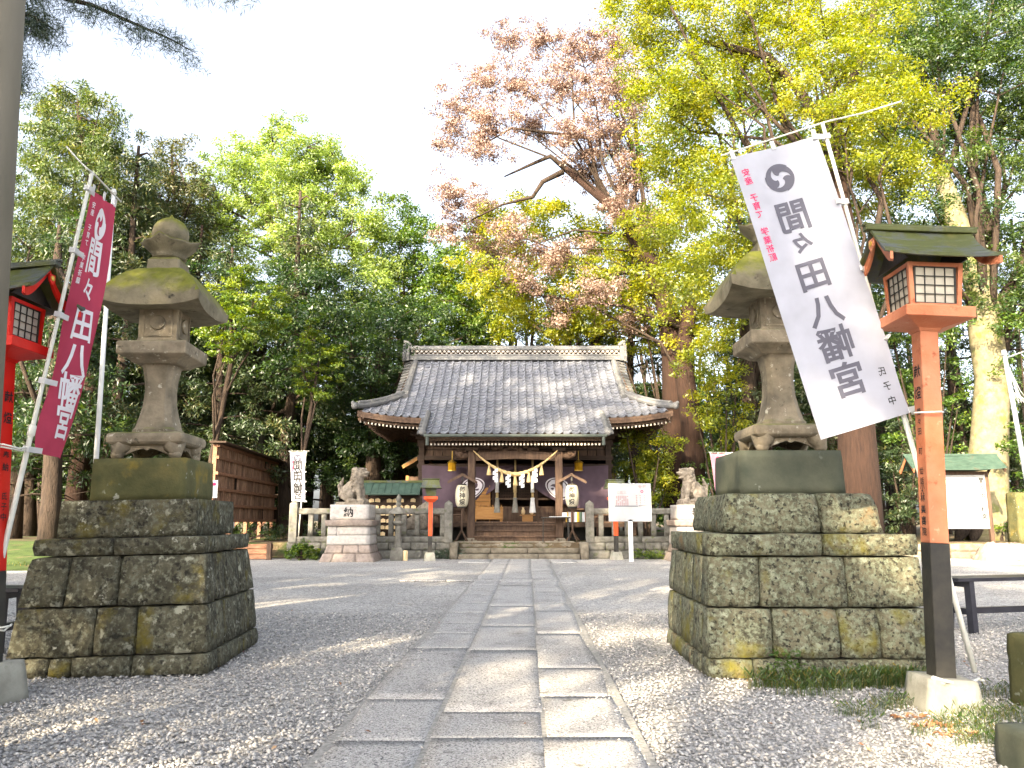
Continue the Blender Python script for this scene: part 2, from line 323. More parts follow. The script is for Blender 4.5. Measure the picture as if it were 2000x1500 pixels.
L['dark'] = leafmat('dark_evergreen_leaves', (.012, .034, .010), (.028, .068, .014), (.10, .15, .02))
L['mid'] = leafmat('mid_green_leaves', (.028, .07, .009), (.075, .15, .014), (.22, .28, .025))
L['light'] = leafmat('pale_yellow_green_leaves', (.11, .18, .035), (.23, .32, .075), (.38, .45, .14), .5)
L['yellow'] = leafmat('yellow_green_leaves', (.085, .135, .006), (.24, .285, .008), (.48, .43, .015), .55)
L['tan'] = leafmat('dry_tan_pink_leaves', (.13, .085, .065), (.29, .20, .155), (.46, .34, .25), .35)
L['cedar'] = leafmat('cedar_needles', (.020, .042, .016), (.045, .075, .022), (.12, .11, .03), .3)
L['cedarl'] = leafmat('light_cedar_needles', (.04, .075, .02), (.085, .13, .03), (.22, .21, .04), .35)
L['needle'] = leafmat('blue_green_needles', (.018, .04, .028), (.035, .065, .038), (.08, .10, .05), .25)
L['grass'] = leafmat('grass_blades', (.03, .07, .01), (.065, .12, .018), (.22, .17, .03), .4)
L['dry'] = leafmat('fallen_leaves', (.20, .09, .04), (.34, .17, .08), (.46, .30, .16), .2)
L['weed'] = leafmat('weed_leaves', (.03, .075, .012), (.06, .12, .02), (.13, .19, .04), .4)
# ================================================================== the ground
def sheet(name, poly, z, m, kind='structure', sub=0, parent=None, amp=0):
    mb = MB()
    if sub:
        x0, x1 = min(p[0] for p in poly), max(p[0] for p in poly); y0, y1 = min(p[1] for p in poly), max(p[1] for p in poly)
        mb.grid(lambda u, v: (x0 + u * (x1 - x0), y0 + v * (y1 - y0), z + amp * noise.noise(Vector((x0 + u * (x1 - x0), y0 + v * (y1 - y0), 3)) * .6)), sub, sub)
        o = mb.build(name, m, parent, smooth=True)
    else:
        mb.add([(x, y, z) for x, y in poly], [tuple(range(len(poly)))]); o = mb.build(name, m, parent)
    if kind: o['kind'] = kind
    return o
M['soil'] = mat('forest_floor_soil', [(.3, (.06, .045, .028)), (.55, (.13, .095, .055)), (.75, (.22, .16, .09))], 1.5, .95, .8, 12, spots=(((.05, .085, .02), .6, .52, .62), ((.26, .17, .09), 9, .6, .68)), dist=.05)
def gravelmat():
    s = N('grey_gravel'); tc = s.n('TexCoord'); v = s.n('TexVoronoi', Scale=64.0); v2 = s.n('TexVoronoi', Scale=29.0)
    s.l(tc.outputs['Object'], v.inputs['Vector']); s.l(tc.outputs['Object'], v2.inputs['Vector'])
    sp = s.n('SeparateColor'); s.l(v.outputs['Color'], sp.inputs[0])
    c = s.ramp(sp.outputs[0], [(0, (.15, .145, .14)), (.3, (.33, .32, .31)), (.7, (.46, .448, .43)), (.93, (.56, .52, .47)), (1, (.72, .69, .64))])
    sp2 = s.n('SeparateColor'); s.l(v2.outputs['Color'], sp2.inputs[0]); m2 = s.n('MapRange'); s.l(sp2.outputs[1], m2.inputs[0]); m2.inputs[1].default_value = .5; m2.inputs[2].default_value = 1; m2.inputs[4].default_value = .4
    c = s.mix(m2.outputs[0], c, (.34, .32, .29))
    nz = s.n('TexNoise', Scale=.55, Detail=5.0); s.l(tc.outputs['Object'], nz.inputs['Vector']); m = s.n('MapRange'); s.l(nz.outputs['Fac'], m.inputs[0]); m.inputs[1].default_value = .35; m.inputs[2].default_value = .7; m.inputs[3].default_value = .85; m.inputs[4].default_value = 1.18
    mid = s.n('TexNoise', Scale=11.0, Detail=8.0, Roughness=.75); s.l(tc.outputs['Object'], mid.inputs['Vector']); mm = s.n('MapRange'); s.l(mid.outputs['Fac'], mm.inputs[0]); mm.inputs[1].default_value = .35; mm.inputs[2].default_value = .65; mm.inputs[3].default_value = .72; mm.inputs[4].default_value = 1.2
    m3 = s.n('Math', operation='MULTIPLY'); s.l(m.outputs[0], m3.inputs[0]); s.l(mm.outputs[0], m3.inputs[1])
    hv = s.n('HueSaturation'); s.l(m3.outputs[0], hv.inputs['Value']); s.l(c, hv.inputs['Color']); s.l(hv.outputs[0], s.b.inputs['Base Color'])
    s.b.inputs['Roughness'].default_value = .9; s.b.inputs['Specular IOR Level'].default_value = .15
    ad = s.n('Math', operation='ADD'); s.l(v.outputs['Distance'], ad.inputs[0]); s.l(v2.outputs['Distance'], ad.inputs[1])
    bp = s.n('Bump', Strength=.9, Distance=.012); bp.invert = True; s.l(ad.outputs[0], bp.inputs['Height']); s.l(bp.outputs[0], s.b.inputs['Normal']); return s.m
def pebblemat():
    s = N('loose_pebbles'); at = s.n('Attribute', attribute_name='tint')
    c = s.ramp(at.outputs['Fac'], [(0, (.17, .167, .165)), (.35, (.32, .312, .305)), (.75, (.43, .42, .405)), (.9, (.52, .47, .41)), (1, (.70, .67, .63))])
    s.l(c, s.b.inputs['Base Color']); s.b.inputs['Roughness'].default_value = .75; return s.m
M['gravel'] = gravelmat(); M['pebble'] = pebblemat()
M['slab'] = mat('paving_slab_stone', [(.3, (.31, .295, .28)), (.5, (.40, .385, .365)), (.72, (.51, .49, .465))], 45, .88, .8, 70, spots=(((.29, .275, .26), 2.2, .5, .66), ((.56, .55, .53), 75, .53, .59), ((.09, .09, .10), 88, .54, .59), ((.17, .16, .14), 9, .6, .7)), island=.025, spec=.05)
TZ = .45
sheet('ground', [(-400, -300), (400, -300), (400, 600), (-400, 600)], -.03, M['soil'])
sheet('gravel_yard', [(-15, -4), (24, -4), (24, 24), (-15, 24)], 0, M['gravel'], sub=70, amp=.012)
tb = MB(); tb.box((0, 22.62 + 100, TZ / 2 - .02), (300, 200, TZ + .04)); o = tb.build('terrace_ground', M['soil']); o['kind'] = 'structure'
# grassy bank to the left of the yard
bk = MB(); bk.grid(lambda u, v: (-30 + 20.6 * u + 1.2 * v * u, 17.3 + 5.6 * v, -.02 + (.5 * min(1, v * 1.5) + .06 * noise.noise(Vector((u * 22, v * 7, 1)))) * min(1, (1 - u) * 12 + .0)), 50, 20)
M['lawn'] = mat('short_grass', [(.3, (.035, .06, .015)), (.7, (.09, .13, .03))], 3, .95, .8, 60, spots=(((.16, .12, .06), 2, .56, .68),), dist=.03)
o = bk.build('grass_bank', M['lawn'], smooth=True); o['kind'] = 'structure'
# paved path
ja0, ja1 = G(815, 1500), G(996, 1097); jb0, jb1 = G(1065, 1500), G(1036, 1097)
def jA(Y): return ja0.x + (ja1.x - ja0.x) * (Y - ja0.y) / (ja1.y - ja0.y)
def jB(Y): return jb0.x + (jb1.x - jb0.x) * (Y - jb0.y) / (jb1.y - jb0.y)
path = sheet('stone_path', [(jA(-2) - .5, -2), (jB(-2) + .5, -2), (jB(21.9) + .5, 21.9), (jA(21.9) - .5, 21.9)], .0238, mat('joint_sand', [(.3, (.17, .165, .15)), (.7, (.40, .385, .36))], 40, .95, .5, 90))
def slabcol(fa, fb, pys, lo, hi):
    ys = [G(1000, p).y for p in pys]; y = ys[0]; pre = []
    while y > -1.5: y -= random.uniform(.8, 1.2); pre.append(y)
    ys = pre[::-1] + ys
    while ys[-1] < 21: ys.append(ys[-1] + random.uniform(.65, 1.15))
    ys[-1] = 21.85
    for a, b in zip(ys, ys[1:]):
        dz = random.uniform(.0, .004); g = random.choice((.0, .0, .001, .006)); j = random.uniform(-.012, .012)
        c = [(fa(a) + .008 + j, a + g, 0), (fb(a) - .008 + j, a + g, 0), (fb(b) - .008 + j, b - g, 0), (fa(b) + .008 + j, b - g, 0)]
        c8 = [(x, yy, .0) for x, yy, _ in c] + [(x, yy, .026 + dz + random.uniform(-.0015, .0015)) for x, yy, _ in c]
        me = rblock(c8, M['slab'], random.random() * 50, .0022, 6, 9, 1, .001)
        link('paving_slab', me, path)
slabcol(jA, jB, [1452, 1400, 1276, 1228, 1188, 1146], 0, 0)
slabcol(lambda y: jA(y) - .46 - .03 * math.sin(y * 3), jA, [1459, 1374, 1272, 1243, 1222, 1201], 0, 0)
slabcol(jB, lambda y: jB(y) + .46 + .03 * math.sin(y * 2.3), [1451, 1369, 1312, 1243, 1197, 1182, 1159], 0, 0)
# wide apron in front of the steps and an edging strip crossing the gravel
for a, b in ((20.2, 21.0), (21.03, 21.85)):
    for s0, s1 in ((jA(21) - 1.35, jA(21) - .52), (jB(21) + .52, jB(21) + 1.2)):
        link('paving_slab', rblock(box8(s0, s1, a, b, 0, .024), M['slab'], a, .002, 4, 4, 1, .008), path)
y0 = G(780, 1136).y; e0 = G(782, 1136).x
for i in range(3):
    x0 = e0 + i * .83; link('edging_stone', rblock(box8(x0, x0 + .82, y0 - .08, y0 + .1, 0, .035), M['slab'], i, .003, 5, 2, 1, .008), path)
# loose pebbles near the camera, thinner over the path edges
def pebbles():
    n = 62000; u = rng.random(n); y = 3.0 + 6.5 * u ** 1.35; x = (rng.random(n) * 2 - 1) * (y * .72 + .2)
    a = jA(y) - .46; b = jB(y) + .46
    edge = np.minimum(np.abs(x - a), np.abs(x - b)); inside = (x > a) & (x < b)
    keep = ~inside | (rng.random(n) < .95 * np.exp(-(edge / .13) ** 1.3) * np.clip(.55 + .5 * np.sin(y * 2.1) * np.sin(y * 5.3 + x), 0, 1)) | (rng.random(n) < .02)
    keep |= inside & (rng.random(n) < np.where(np.abs(x - (a + b) / 2) > .55, .34, .03) * np.clip(.4 + np.sin(y * 1.3 + 2 * x), 0, 1.4))
    x, y = x[keep], y[keep]; inside = inside[keep]; n = len(x); r = rng.uniform(.0055, .0135, n) * (1 - .3 * inside)
    base = np.array([(1, 0, 0), (.3, .95, 0), (-.8, .6, 0), (-.8, -.6, 0), (.3, -.95, 0), (0, 0, .75), (.1, 0, -.5)], float)
    F = np.array([(i, (i + 1) % 5, 5) for i in range(5)] + [((i + 1) % 5, i, 6) for i in range(5)])
    v = np.repeat(base[None], n, 0) * (1 + rng.uniform(-.3, .3, (n, 7, 1))); an = rng.random(n) * 6.283
    v[:, :, 0] *= rng.uniform(.8, 1.5, n)[:, None]
    ca, sa = np.cos(an)[:, None], np.sin(an)[:, None]
    X = (v[:, :, 0] * ca - v[:, :, 1] * sa) * r[:, None] + x[:, None]; Y = (v[:, :, 0] * sa + v[:, :, 1] * ca) * r[:, None] + y[:, None]
    tl = rng.uniform(-.5, .5, n)[:, None]
    Z = (v[:, :, 2] + v[:, :, 0] * tl) * r[:, None] + r[:, None] * .35 + np.where(inside, .024, .004)[:, None]
    V = np.stack([X, Y, Z], 2).reshape(-1, 3); FF = (F[None] + 7 * np.arange(n)[:, None, None]).reshape(-1, 3)
    o = link('loose_gravel', npmesh('loose_gravel', V, FF, M['pebble'], tint=np.repeat(rng.random(n), 10))); o['kind'] = 'stuff'
    o['label'] = 'loose grey pebbles lying over the gravel yard'
pebbles()
# ================================================================== stone lanterns on stepped pedestals
def lantern(label, loc, rz, P, tilt=0):
    t = thing('stone_lantern', label, 'stone lantern', loc, rz, 'stone lanterns on stepped pedestals', tilt)
    sd = 0
    core = MB(); 
    for (z0, z1, w0, w1, joints, m) in P['courses']:
        core.frust([(w0 / 2 - .10, z0), (w1 / 2 - .10, z1 - .01)])
    core.build('pedestal_core', M['black'], t)
    for (z0, z1, w0, w1, joints, m) in P['courses']:
        h0, h1, d = w0 / 2, w1 / 2, .24; g = .004
        for side in range(4):
            js = [0] + (list(joints) if side == 0 else [random.uniform(.3, .45), random.uniform(.62, .75)][: 1 + (len(joints) > 1)]) + [1]
            if side in (1, 3): dd = d / w0; js = [dd] + [q for q in js[1:-1]] + [1 - dd]
            ang = side * math.pi / 2; rot = Matrix.Rotation(ang, 3, 'Z')
            for a, b in zip(js, js[1:]):
                xa0, xb0 = -h0 + a * w0 + g, -h0 + b * w0 - g; xa1, xb1 = xa0 * h1 / h0, xb0 * h1 / h0
                c8 = [(xa0, -h0, z0 + g), (xb0, -h0, z0 + g), (xb0, -h0 + d, z0 + g), (xa0, -h0 + d, z0 + g), (xa1, -h1, z1 - g), (xb1, -h1, z1 - g), (xb1, -h1 + d, z1 - g), (xa1, -h1 + d, z1 - g)]
                sd += 1; L_ = xb0 - xa0
                off = random.uniform(-.008, .008); c8 = [rot @ (Vector(p) + Vector((0, off, 0))) for p in c8]
                big = P.get('amp', .010)
                link('stone_block', rblock(c8, M[m], sd + P['seed'], big, max(3, int(L_ / .07)), 3, max(2, int((z1 - z0) / .07)), P.get('rnd', .014)), t)
    ox = P.get('ox', 0)
    for (z0, z1, w0, w1, m) in P['tiers']:
        if P.get('split') and m != P['t3']:
            for a, b in ((-w0 / 2, w0 * P['split']), (w0 * P['split'] + .006, w0 / 2)):
                k = w1 / w0
                c8 = [(a, -w0 / 2, z0), (b, -w0 / 2, z0), (b, w0 / 2, z0), (a, w0 / 2, z0), (a * k, -w1 / 2, z1), (b * k, -w1 / 2, z1), (b * k, w1 / 2, z1), (a * k, w1 / 2, z1)]
                link('tier_block', rblock(c8, M[m], sd + a * 3, .007, 9, 12, 5, P.get('trnd', .02)), t)
        else:
            w0, w1 = w0 / 2, w1 / 2
            c8 = [(-w0, -w0, z0), (w0, -w0, z0), (w0, w0, z0), (-w0, w0, z0), (-w1, -w1, z1), (w1, -w1, z1), (w1, w1, z1), (-w1, w1, z1)]
            link('tier_block', rblock(c8, M[m], sd, .003, 12, 12, 6, .008), t)
        sd += 1
    ml, mr = M['lant'], M['lroof']; S = P['s']; z = P['ztop']          # upper lantern, local units at scale S
    def zz(q): return z + q * S
    b = MB(); w = .30 * S
    b.frust([(w * .82, zz(.11)), (w * .97, zz(.125)), (w, zz(.15)), (w, zz(.19)), (w * .95, zz(.215)), (w * .62, zz(.225))], (ox, 0, 0)); 
    b.build('plinth_slab', ml, t, bevel=.012 * S)
    for sx in (-1, 1):
        for sy in (-1, 1):
            f = MB(); dx, dy = sx * .2 * S, sy * .2 * S
            f.tube([(ox + dx * .8, dy * .8, zz(.13)), (ox + dx * 1.12, dy * 1.12, zz(.10)), (ox + dx * 1.12, dy * 1.12, zz(.055)), (ox + dx * 1.0, dy * 1.0, zz(.035))], [.075 * S, .085 * S, .055 * S, .045 * S], 10)
            f.ell((ox + dx * 1.13, dy * 1.13, zz(.036)), (.052 * S, .052 * S, .042 * S), 10, 8)
            f.build('curled_foot', ml, t, smooth=True)
    ap = MB()
    for k in range(4):
        r = Matrix.Rotation(k * math.pi / 2, 3, 'Z')
        pts = [(x, .035 + .055 * (1 - (abs(x) / .17) ** 1.6) - (.02 if abs(x) < .02 else 0)) for x in np.linspace(-.17, .17, 13)]
        poly = [(x * S, q * S) for x, q in pts] + [(.17 * S, .12 * S), (-.17 * S, .12 * S)]
        ap.prism(poly, Vector((ox, 0, z)) + r @ Vector((0, -.225 * S, 0)), r @ Vector((1, 0, 0)), (0, 0, 1), r @ Vector((0, .03 * S, 0)))
    ap.build('apron', ml, t)
    sh = MB(); pr = [(.170, .225), (.172, .25), (.155, .27), (.132, .36), (.112, .47), (.106, .58), (.112, .68), (.126, .77), (.135, .80)]
    sh.lathe([(r * S, zz(q)) for r, q in pr], 8, (ox, 0, 0), math.pi / 8, sq=0)
    sh2 = MB(); sh2.v = []; pr2 = pr
    vs = []; n = 16
    for r, q in pr2:
        for k in range(n):
            a = 2 * math.pi * (k + .5) / n; s_ = min(1 / max(abs(math.cos(a)), abs(math.sin(a))), 1.27); vs.append((ox + r * S * s_ * math.cos(a), r * S * s_ * math.sin(a), zz(q)))
    m_ = len(pr2); sh2.add(vs, [(i * n + k, i * n + (k + 1) % n, (i + 1) * n + (k + 1) % n, (i + 1) * n + k) for i in range(m_ - 1) for k in range(n)] + [tuple(range(n)), tuple((m_ - 1) * n + k for k in range(n))])
    sh2.build('shaft', ml, t)
    pl = MB(); pl.frust([(.17 * S, zz(.80)), (.205 * S, zz(.83)), (.275 * S, zz(.865)), (.278 * S, zz(.96)), (.268 * S, zz(.975))], (ox, 0, 0)); pl.build('platform', ml, t, bevel=.006)
    fb = MB(); fb.frust([(.165 * S, zz(.975)), (.165 * S, zz(1.0)), (.158 * S, zz(1.02)), (.158 * S, zz(1.26)), (.19 * S, zz(1.28)), (.19 * S, zz(1.36))], (ox, 0, 0)); fbo = fb.build('light_box', M['lant'], t, bevel=.005)
    for k in range(4):
        r = Matrix.Rotation(k * math.pi / 2, 3, 'Z'); c = Vector((ox, 0, zz(1.15))) + r @ Vector((0, -.158 * S, 0))
        d = MB(); m4 = [r @ Vector((1, 0, 0)), Vector((0, 0, 1)), r @ Vector((0, -1, 0))]
        rr = .062 * S; poly = [(rr * math.cos(a), rr * math.sin(a)) for a in np.linspace(0, 2 * math.pi, 20, endpoint=False)]
        d.prism(poly, c, m4[0], m4[1], m4[2] * .018)
        link('carved_disc', d.mesh('carved_disc', ml, bevel=.004), fbo)
        fr = MB(); q = .115 * S
        for a1, b1 in (((-q, -q), (q, -q)), ((q, -q), (q, q)), ((q, q), (-q, q)), ((-q, q), (-q, -q))):
            p1 = c + m4[0] * a1[0] + m4[1] * a1[1]; p2 = c + m4[0] * b1[0] + m4[1] * b1[1]; fr.bar(p1, p2, .014 * S, .014 * S)
        link('carved_frame', fr.mesh('carved_frame', ml), fbo)
    rf = MB(); hw = P['roofw'] / 2; H = P['roofh']; zb = zz(1.30); seed = P['seed']
    def rs(u, v, inner=0):
        a, b_ = u * 2 - 1, v * 2 - 1; m1 = max(abs(a), abs(b_)); m2 = min(abs(a), abs(b_)); hip = min(1, m1 * .86 + .14 * math.hypot(a, b_) / 1.2)
        zt = H * (1 - hip ** 2.9) ** .9 + .05 * S * (m2 * m1) ** 3 + .02 * S
        k = 1 + .05 * (m1 * m2) ** 2; nn = noise.noise(Vector((a * 4 + seed, b_ * 4, 1))) * .012
        return Vector((ox + a * hw * k, b_ * hw * k, zb + zt + nn))
    def rsb(u, v):
        p = rs(u, v); a, b_ = abs(u * 2 - 1), abs(v * 2 - 1); m1 = max(a, b_)
        return Vector((p.x * .985 + ox * .015, p.y * .985, zb - .055 * S + .05 * S * (min(a, b_) * m1) ** 3 + .03 * S * (1 - m1)))
    nq = 22; rf.grid(rs, nq, nq); nb = len(rf.v); rf.grid(rsb, nq, nq); w_ = nq + 1
    rim = [i for i in range(w_)] + [j * w_ + nq for j in range(1, w_)] + [nq * w_ + i for i in range(nq - 1, -1, -1)] + [j * w_ for j in range(nq - 1, 0, -1)]
    for i in range(len(rim)): rf.f.append((rim[i], rim[i] + nb, rim[(i + 1) % len(rim)] + nb, rim[(i + 1) % len(rim)]))
    ro = rf.build('roof', mr, t, smooth=False)
    ro.data.polygons.foreach_set('use_smooth', [True] * len(ro.data.polygons)); ro.data.set_sharp_from_angle(angle=R(40))
    zt = zb + H
    nk = MB(); nk.frust([(.14 * S, zt - .03), (.13 * S, zt + .10 * S), (.10 * S, zt + .12 * S)], (ox, 0, 0)); nk.build('finial_neck', mr, t, bevel=.012)
    lo = MB(); n = 16; prof = [(.10, .11), (.14, .125), (.13, .145), (.155, .18), (.215, .235), (.225, .255), (.19, .245), (.10, .24)]
    vs = []
    for r, q in prof:
        for k in range(n):
            a = 2 * math.pi * k / n; pk = 1 + (.16 * max(0, math.cos(4 * a)) if r > .16 else 0); vs.append((ox + r * S * pk * math.cos(a), r * S * pk * math.sin(a), zt + (q + (.035 * max(0, math.cos(4 * a)) if r > .2 else 0)) * S))
    m_ = len(prof); lo.add(vs, [(i * n + k, i * n + (k + 1) % n, (i + 1) * n + (k + 1) % n, (i + 1) * n + k) for i in range(m_ - 1) for k in range(n)] + [tuple(range(n)), tuple((m_ - 1) * n + k for k in range(n))])
    lo.build('lotus_cup', mr, t, smooth=True)
    jw = MB(); jw.lathe([(.01 * S, zt + .22 * S), (.12 * S, zt + .24 * S), (.145 * S, zt + .29 * S), (.152 * S, zt + .35 * S), (.142 * S, zt + .41 * S), (.115 * S, zt + .455 * S), (.07 * S, zt + .487 * S), (.022 * S, zt + .505 * S), (.01 * S, zt + .535 * S)], 20, (ox, 0, 0)); jw.build('jewel_finial', mr, t, smooth=True)
    return t
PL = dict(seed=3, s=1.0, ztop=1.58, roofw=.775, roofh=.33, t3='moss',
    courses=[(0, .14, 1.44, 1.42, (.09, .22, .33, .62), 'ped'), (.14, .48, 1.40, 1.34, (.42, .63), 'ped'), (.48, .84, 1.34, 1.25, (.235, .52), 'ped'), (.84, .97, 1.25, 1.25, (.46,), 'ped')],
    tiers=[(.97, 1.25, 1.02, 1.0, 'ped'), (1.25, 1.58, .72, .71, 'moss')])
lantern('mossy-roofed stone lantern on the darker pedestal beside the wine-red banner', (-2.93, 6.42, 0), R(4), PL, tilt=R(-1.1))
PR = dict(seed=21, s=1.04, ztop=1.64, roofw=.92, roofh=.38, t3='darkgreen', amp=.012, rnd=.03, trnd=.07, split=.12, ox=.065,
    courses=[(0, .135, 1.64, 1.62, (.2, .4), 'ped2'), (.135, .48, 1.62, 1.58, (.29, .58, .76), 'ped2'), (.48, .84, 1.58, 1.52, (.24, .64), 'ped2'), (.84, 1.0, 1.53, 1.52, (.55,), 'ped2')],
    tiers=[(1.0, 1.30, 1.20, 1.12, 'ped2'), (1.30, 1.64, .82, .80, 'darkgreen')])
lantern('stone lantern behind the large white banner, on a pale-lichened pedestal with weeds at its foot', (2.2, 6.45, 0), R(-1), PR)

# ================================================================== lettering
_g = {}
def glyph(ch, off=.012):
    if (ch, off) in _g: return _g[(ch, off)]
    t = bpy.data.curves.new('t', 'FONT'); t.body = ch; t.resolution_u = 3; t.offset = off
    o = bpy.data.objects.new('t', t); COL.objects.link(o); dg = bpy.context.evaluated_depsgraph_get()
    me = bpy.data.meshes.new_from_object(o.evaluated_get(dg)); bpy.data.objects.remove(o)
    v = [(p.co.x, p.co.y) for p in me.vertices]; f = [tuple(p.vertices) for p in me.polygons]; bpy.data.meshes.remove(me)
    if v:
        w = 1.0
        v = [(x - .5, y - .38) for x, y in v]
    _g[(ch, off)] = (v, f); return v, f
def lettering(chars, fn, m, parent, name='lettering'):
    """chars: (char, cu, cv, size[, mirror, width factor, bold]); fn maps (u right, v up) metres to a point"""
    mb = MB()
    for c in chars:
        ch, cu, cv, sz = c[:4]; mir = c[4] if len(c) > 4 else 1; wf = c[5] if len(c) > 5 else 1; off = c[6] if len(c) > 6 else .012
        v, f = glyph(ch, off); mb.add([fn(cu + x * sz * mir * wf, cv + y * sz) for x, y in v], f)
    me = mb.mesh(name, m, fixn=False); return link(name, me, parent)
def comma(k, rad, mir=1):
    """one comma of the three-comma crest: round head, tail sweeping along the rim"""
    a0 = R(120 * k + 90); L1, L2 = [], []
    for i in range(21):
        q = i / 20; a = a0 + R(165) * q
        outer = rad * (.93 + .07 * q) if q > .08 else rad * (.90 + .03 * q / .08)
        inner = rad * (.20 + .74 * min(1, q / .95) ** .62)
        L1.append((outer * math.cos(a) * mir, outer * math.sin(a))); L2.append((min(inner, outer - .004 * rad) * math.cos(a) * mir, min(inner, outer - .004 * rad) * math.sin(a)))
    cap = []; c = rad * .55; r = rad * .355
    for i in range(1, 10):
        th = a0 - math.pi + math.pi * i / 10
        cap.append(((c * math.cos(a0) + r * math.cos(th)) * mir, (c * math.sin(a0) + r * math.sin(th)) ))
    return L1, L2, cap
def crest(cu, cv, rad, fn, m, parent, mir=1):
    mb = MB()
    for k in range(3):
        L1, L2, cap = comma(k, rad, mir); n = len(L1)
        vs = [fn(cu + x, cv + y) for x, y in L1 + L2]; mb.add(vs, [(i, i + 1, n + i + 1, n + i) for i in range(n - 1)])
        vs = [fn(cu + x, cv + y) for x, y in [L2[0]] + cap + [L1[0]]]; mb.add(vs, [tuple(range(len(vs)))])
    return link('crest', mb.mesh('crest', m, fixn=False), parent)
def mapper(o, ax, ay, lift=.004):
    o, ax, ay = Vector(o), Vector(ax), Vector(ay); nrm = ax.cross(ay).normalized() * lift
    return lambda u, v: o + ax * u + ay * v + nrm
# ================================================================== banners on poles
def banner(label, group, TL, TR, BR, BL, wave, cloth, ptop, pbot, poleside, texts, cr, arms=5, pr=.016, cat='banner', mir=1, mdw=1, toward=None, ripple=.02):
    base = Vector(pbot); t = thing('banner', label, cat, base, 0, group)
    TL, TR, BR, BL = (Vector(q) - base for q in (TL, TR, BR, BL)); wid = ((TR - TL).length + (BR - BL).length) / 2; ht = ((TL - BL).length + (TR - BR).length) / 2
    nrm = (TR - TL).cross(BL - TL).normalized() * -1
    if toward is not None and nrm.dot(toward) < 0: nrm = -nrm
    def S(u, v):                    # u 0..1 left-right, v 0..1 top-down
        p = TL.lerp(TR, u).lerp(BL.lerp(BR, u), v)
        free = (1 - u) if poleside == 'R' else u
        b = math.sin(u * 5 + v * 4.2 + 1) * ripple * (.25 + free) + math.sin(v * 11 - u * 7) * ripple * .35 * v + wave * math.sin(math.pi * min(1, v)) * math.sin(math.pi * u) + ripple * 1.2 * math.sin((u if poleside == 'R' else 1 - u) * 9 + (1 - v) * 14) * math.exp(-3.2 * math.hypot(1 - (u if poleside == 'R' else 1 - u), (1 - v) * 2))
        return p + nrm * b
    c = MB(); c.grid(S, 24, 56); co = c.build('cloth', cloth, t, smooth=True)
    fn = lambda u, v: S(u, v) + nrm * .004
    for (ink, chars) in texts:
        for ch, u, v, s_, off in chars:
            vv, ff = glyph(ch, off)
            if not vv: continue
            mb = MB(); mb.add([fn(u + x * s_ * mir / wid, v - y * s_ / ht) for x, y in vv], ff)
            link('character', mb.mesh('character', ink, fixn=False), co)
    if cr:
        u0, v0, r0, ink = cr; crest(0, 0, r0, lambda a, b: fn(u0 + a / wid, v0 - b / ht), ink, co, mir)
    p = MB(); a = Vector(ptop) - base; n = 7
    p.tube([a.lerp(Vector((0, 0, 0)), i / n) for i in range(n + 1)], [pr * .8] * 4 + [pr * 1.05] * 4, 10); p.build('pole', M['plastic'], t, smooth=True)
    jn = MB(); q = a.lerp(Vector((0, 0, 0)), .52); d = -a.normalized(); jn.tube([q - d * .04, q - d * .03, q + d * .03, q + d * .04], [pr * .9, pr * 1.5, pr * 1.5, pr * .9], 10); jn.build('pole_joint', M['plastic'], t, smooth=True)
    x = MB(); top = TR if poleside == 'R' else TL; oth = TL if poleside == 'R' else TR; d = (oth - top).normalized()
    upv = (TL - BL).normalized() * .045
    x.tube([a - d * .10 * (1 if arms else 0), a, oth + upv + d * .05], .006 if pr > .01 else .004, 6); x.build('cross_bar', M['plastic'], t)
    for i in range(arms):
        v = .005 + i / (arms - 1) * .985; e = S(1 if poleside == 'R' else 0, v); pp = a.lerp(Vector((0, 0, 0)), min(.97, max(0, (e - a).dot(-a) / a.length_squared)))
        lp = MB(); dd = (e - pp); lp.bar(pp - dd.normalized() * pr * 1.3, e + dd.normalized() * .045, .036, .012 if pr > .01 else .01, up=nrm); lp.bar(pp - dd.normalized() * .001 - a.normalized() * .018, pp + a.normalized() * .018, pr * 2.6, pr * 2.6); lp.build('fabric_loop', M['wcloth'], t)
    for q in (.03, .5, .97):
        e = S(q, .0); lp = MB(); lp.bar(e + nrm * .004 - upv * .3, e + upv * 1.05 + nrm * .004, .03, .006, up=nrm); lp.build('fabric_loop', M['wcloth'], t)
    return t
Yb = 4.95
nm = '間々田八幡宮'
wt = [(M['ink'], [(c, .46, v, s_ * .66, .022) for c, v, s_ in zip(nm, (.254, .355, .469, .596, .714, .838), (.36, .25, .34, .34, .36, .36))]),
      (M['inkr'], [(c, .105, .065 + i * .031, .058, .012) for i, c in enumerate('安産 子育て 学業祈願'.replace(' ', '　'))]),
      (M['inkb'], [(c, .845, v, .062, .008) for c, v in zip('氏子中', (.845, .895, .945))])]
bb = W(1906, 1330, 5.0); bb.z = max(.17, bb.z)
banner('large white banner with grey reversed letters and crest, beside the orange lamp post', 'upright shrine banners',
       W(1425, 312, Yb), W(1596, 264, Yb), W(1778, 806, Yb), W(1607, 858, Yb), .02, M['cloth'], W(1606, 240, Yb + .03), bb, 'R', wt, (.458, .113, .105, M['ink']), mir=-1, toward=Vector((0, -1, 0)))
rt = [(M['inkw'], [(c, .52, v, s_ * .62, .02) for c, v, s_ in zip(nm, (.235, .365, .50, .635, .755, .87), (.46, .30, .42, .42, .42, .42))]),
      (M['inkw'], [(c, .12, .05 + i * .03, .05, .01) for i, c in enumerate('安産　子育て　学業祈願')])]
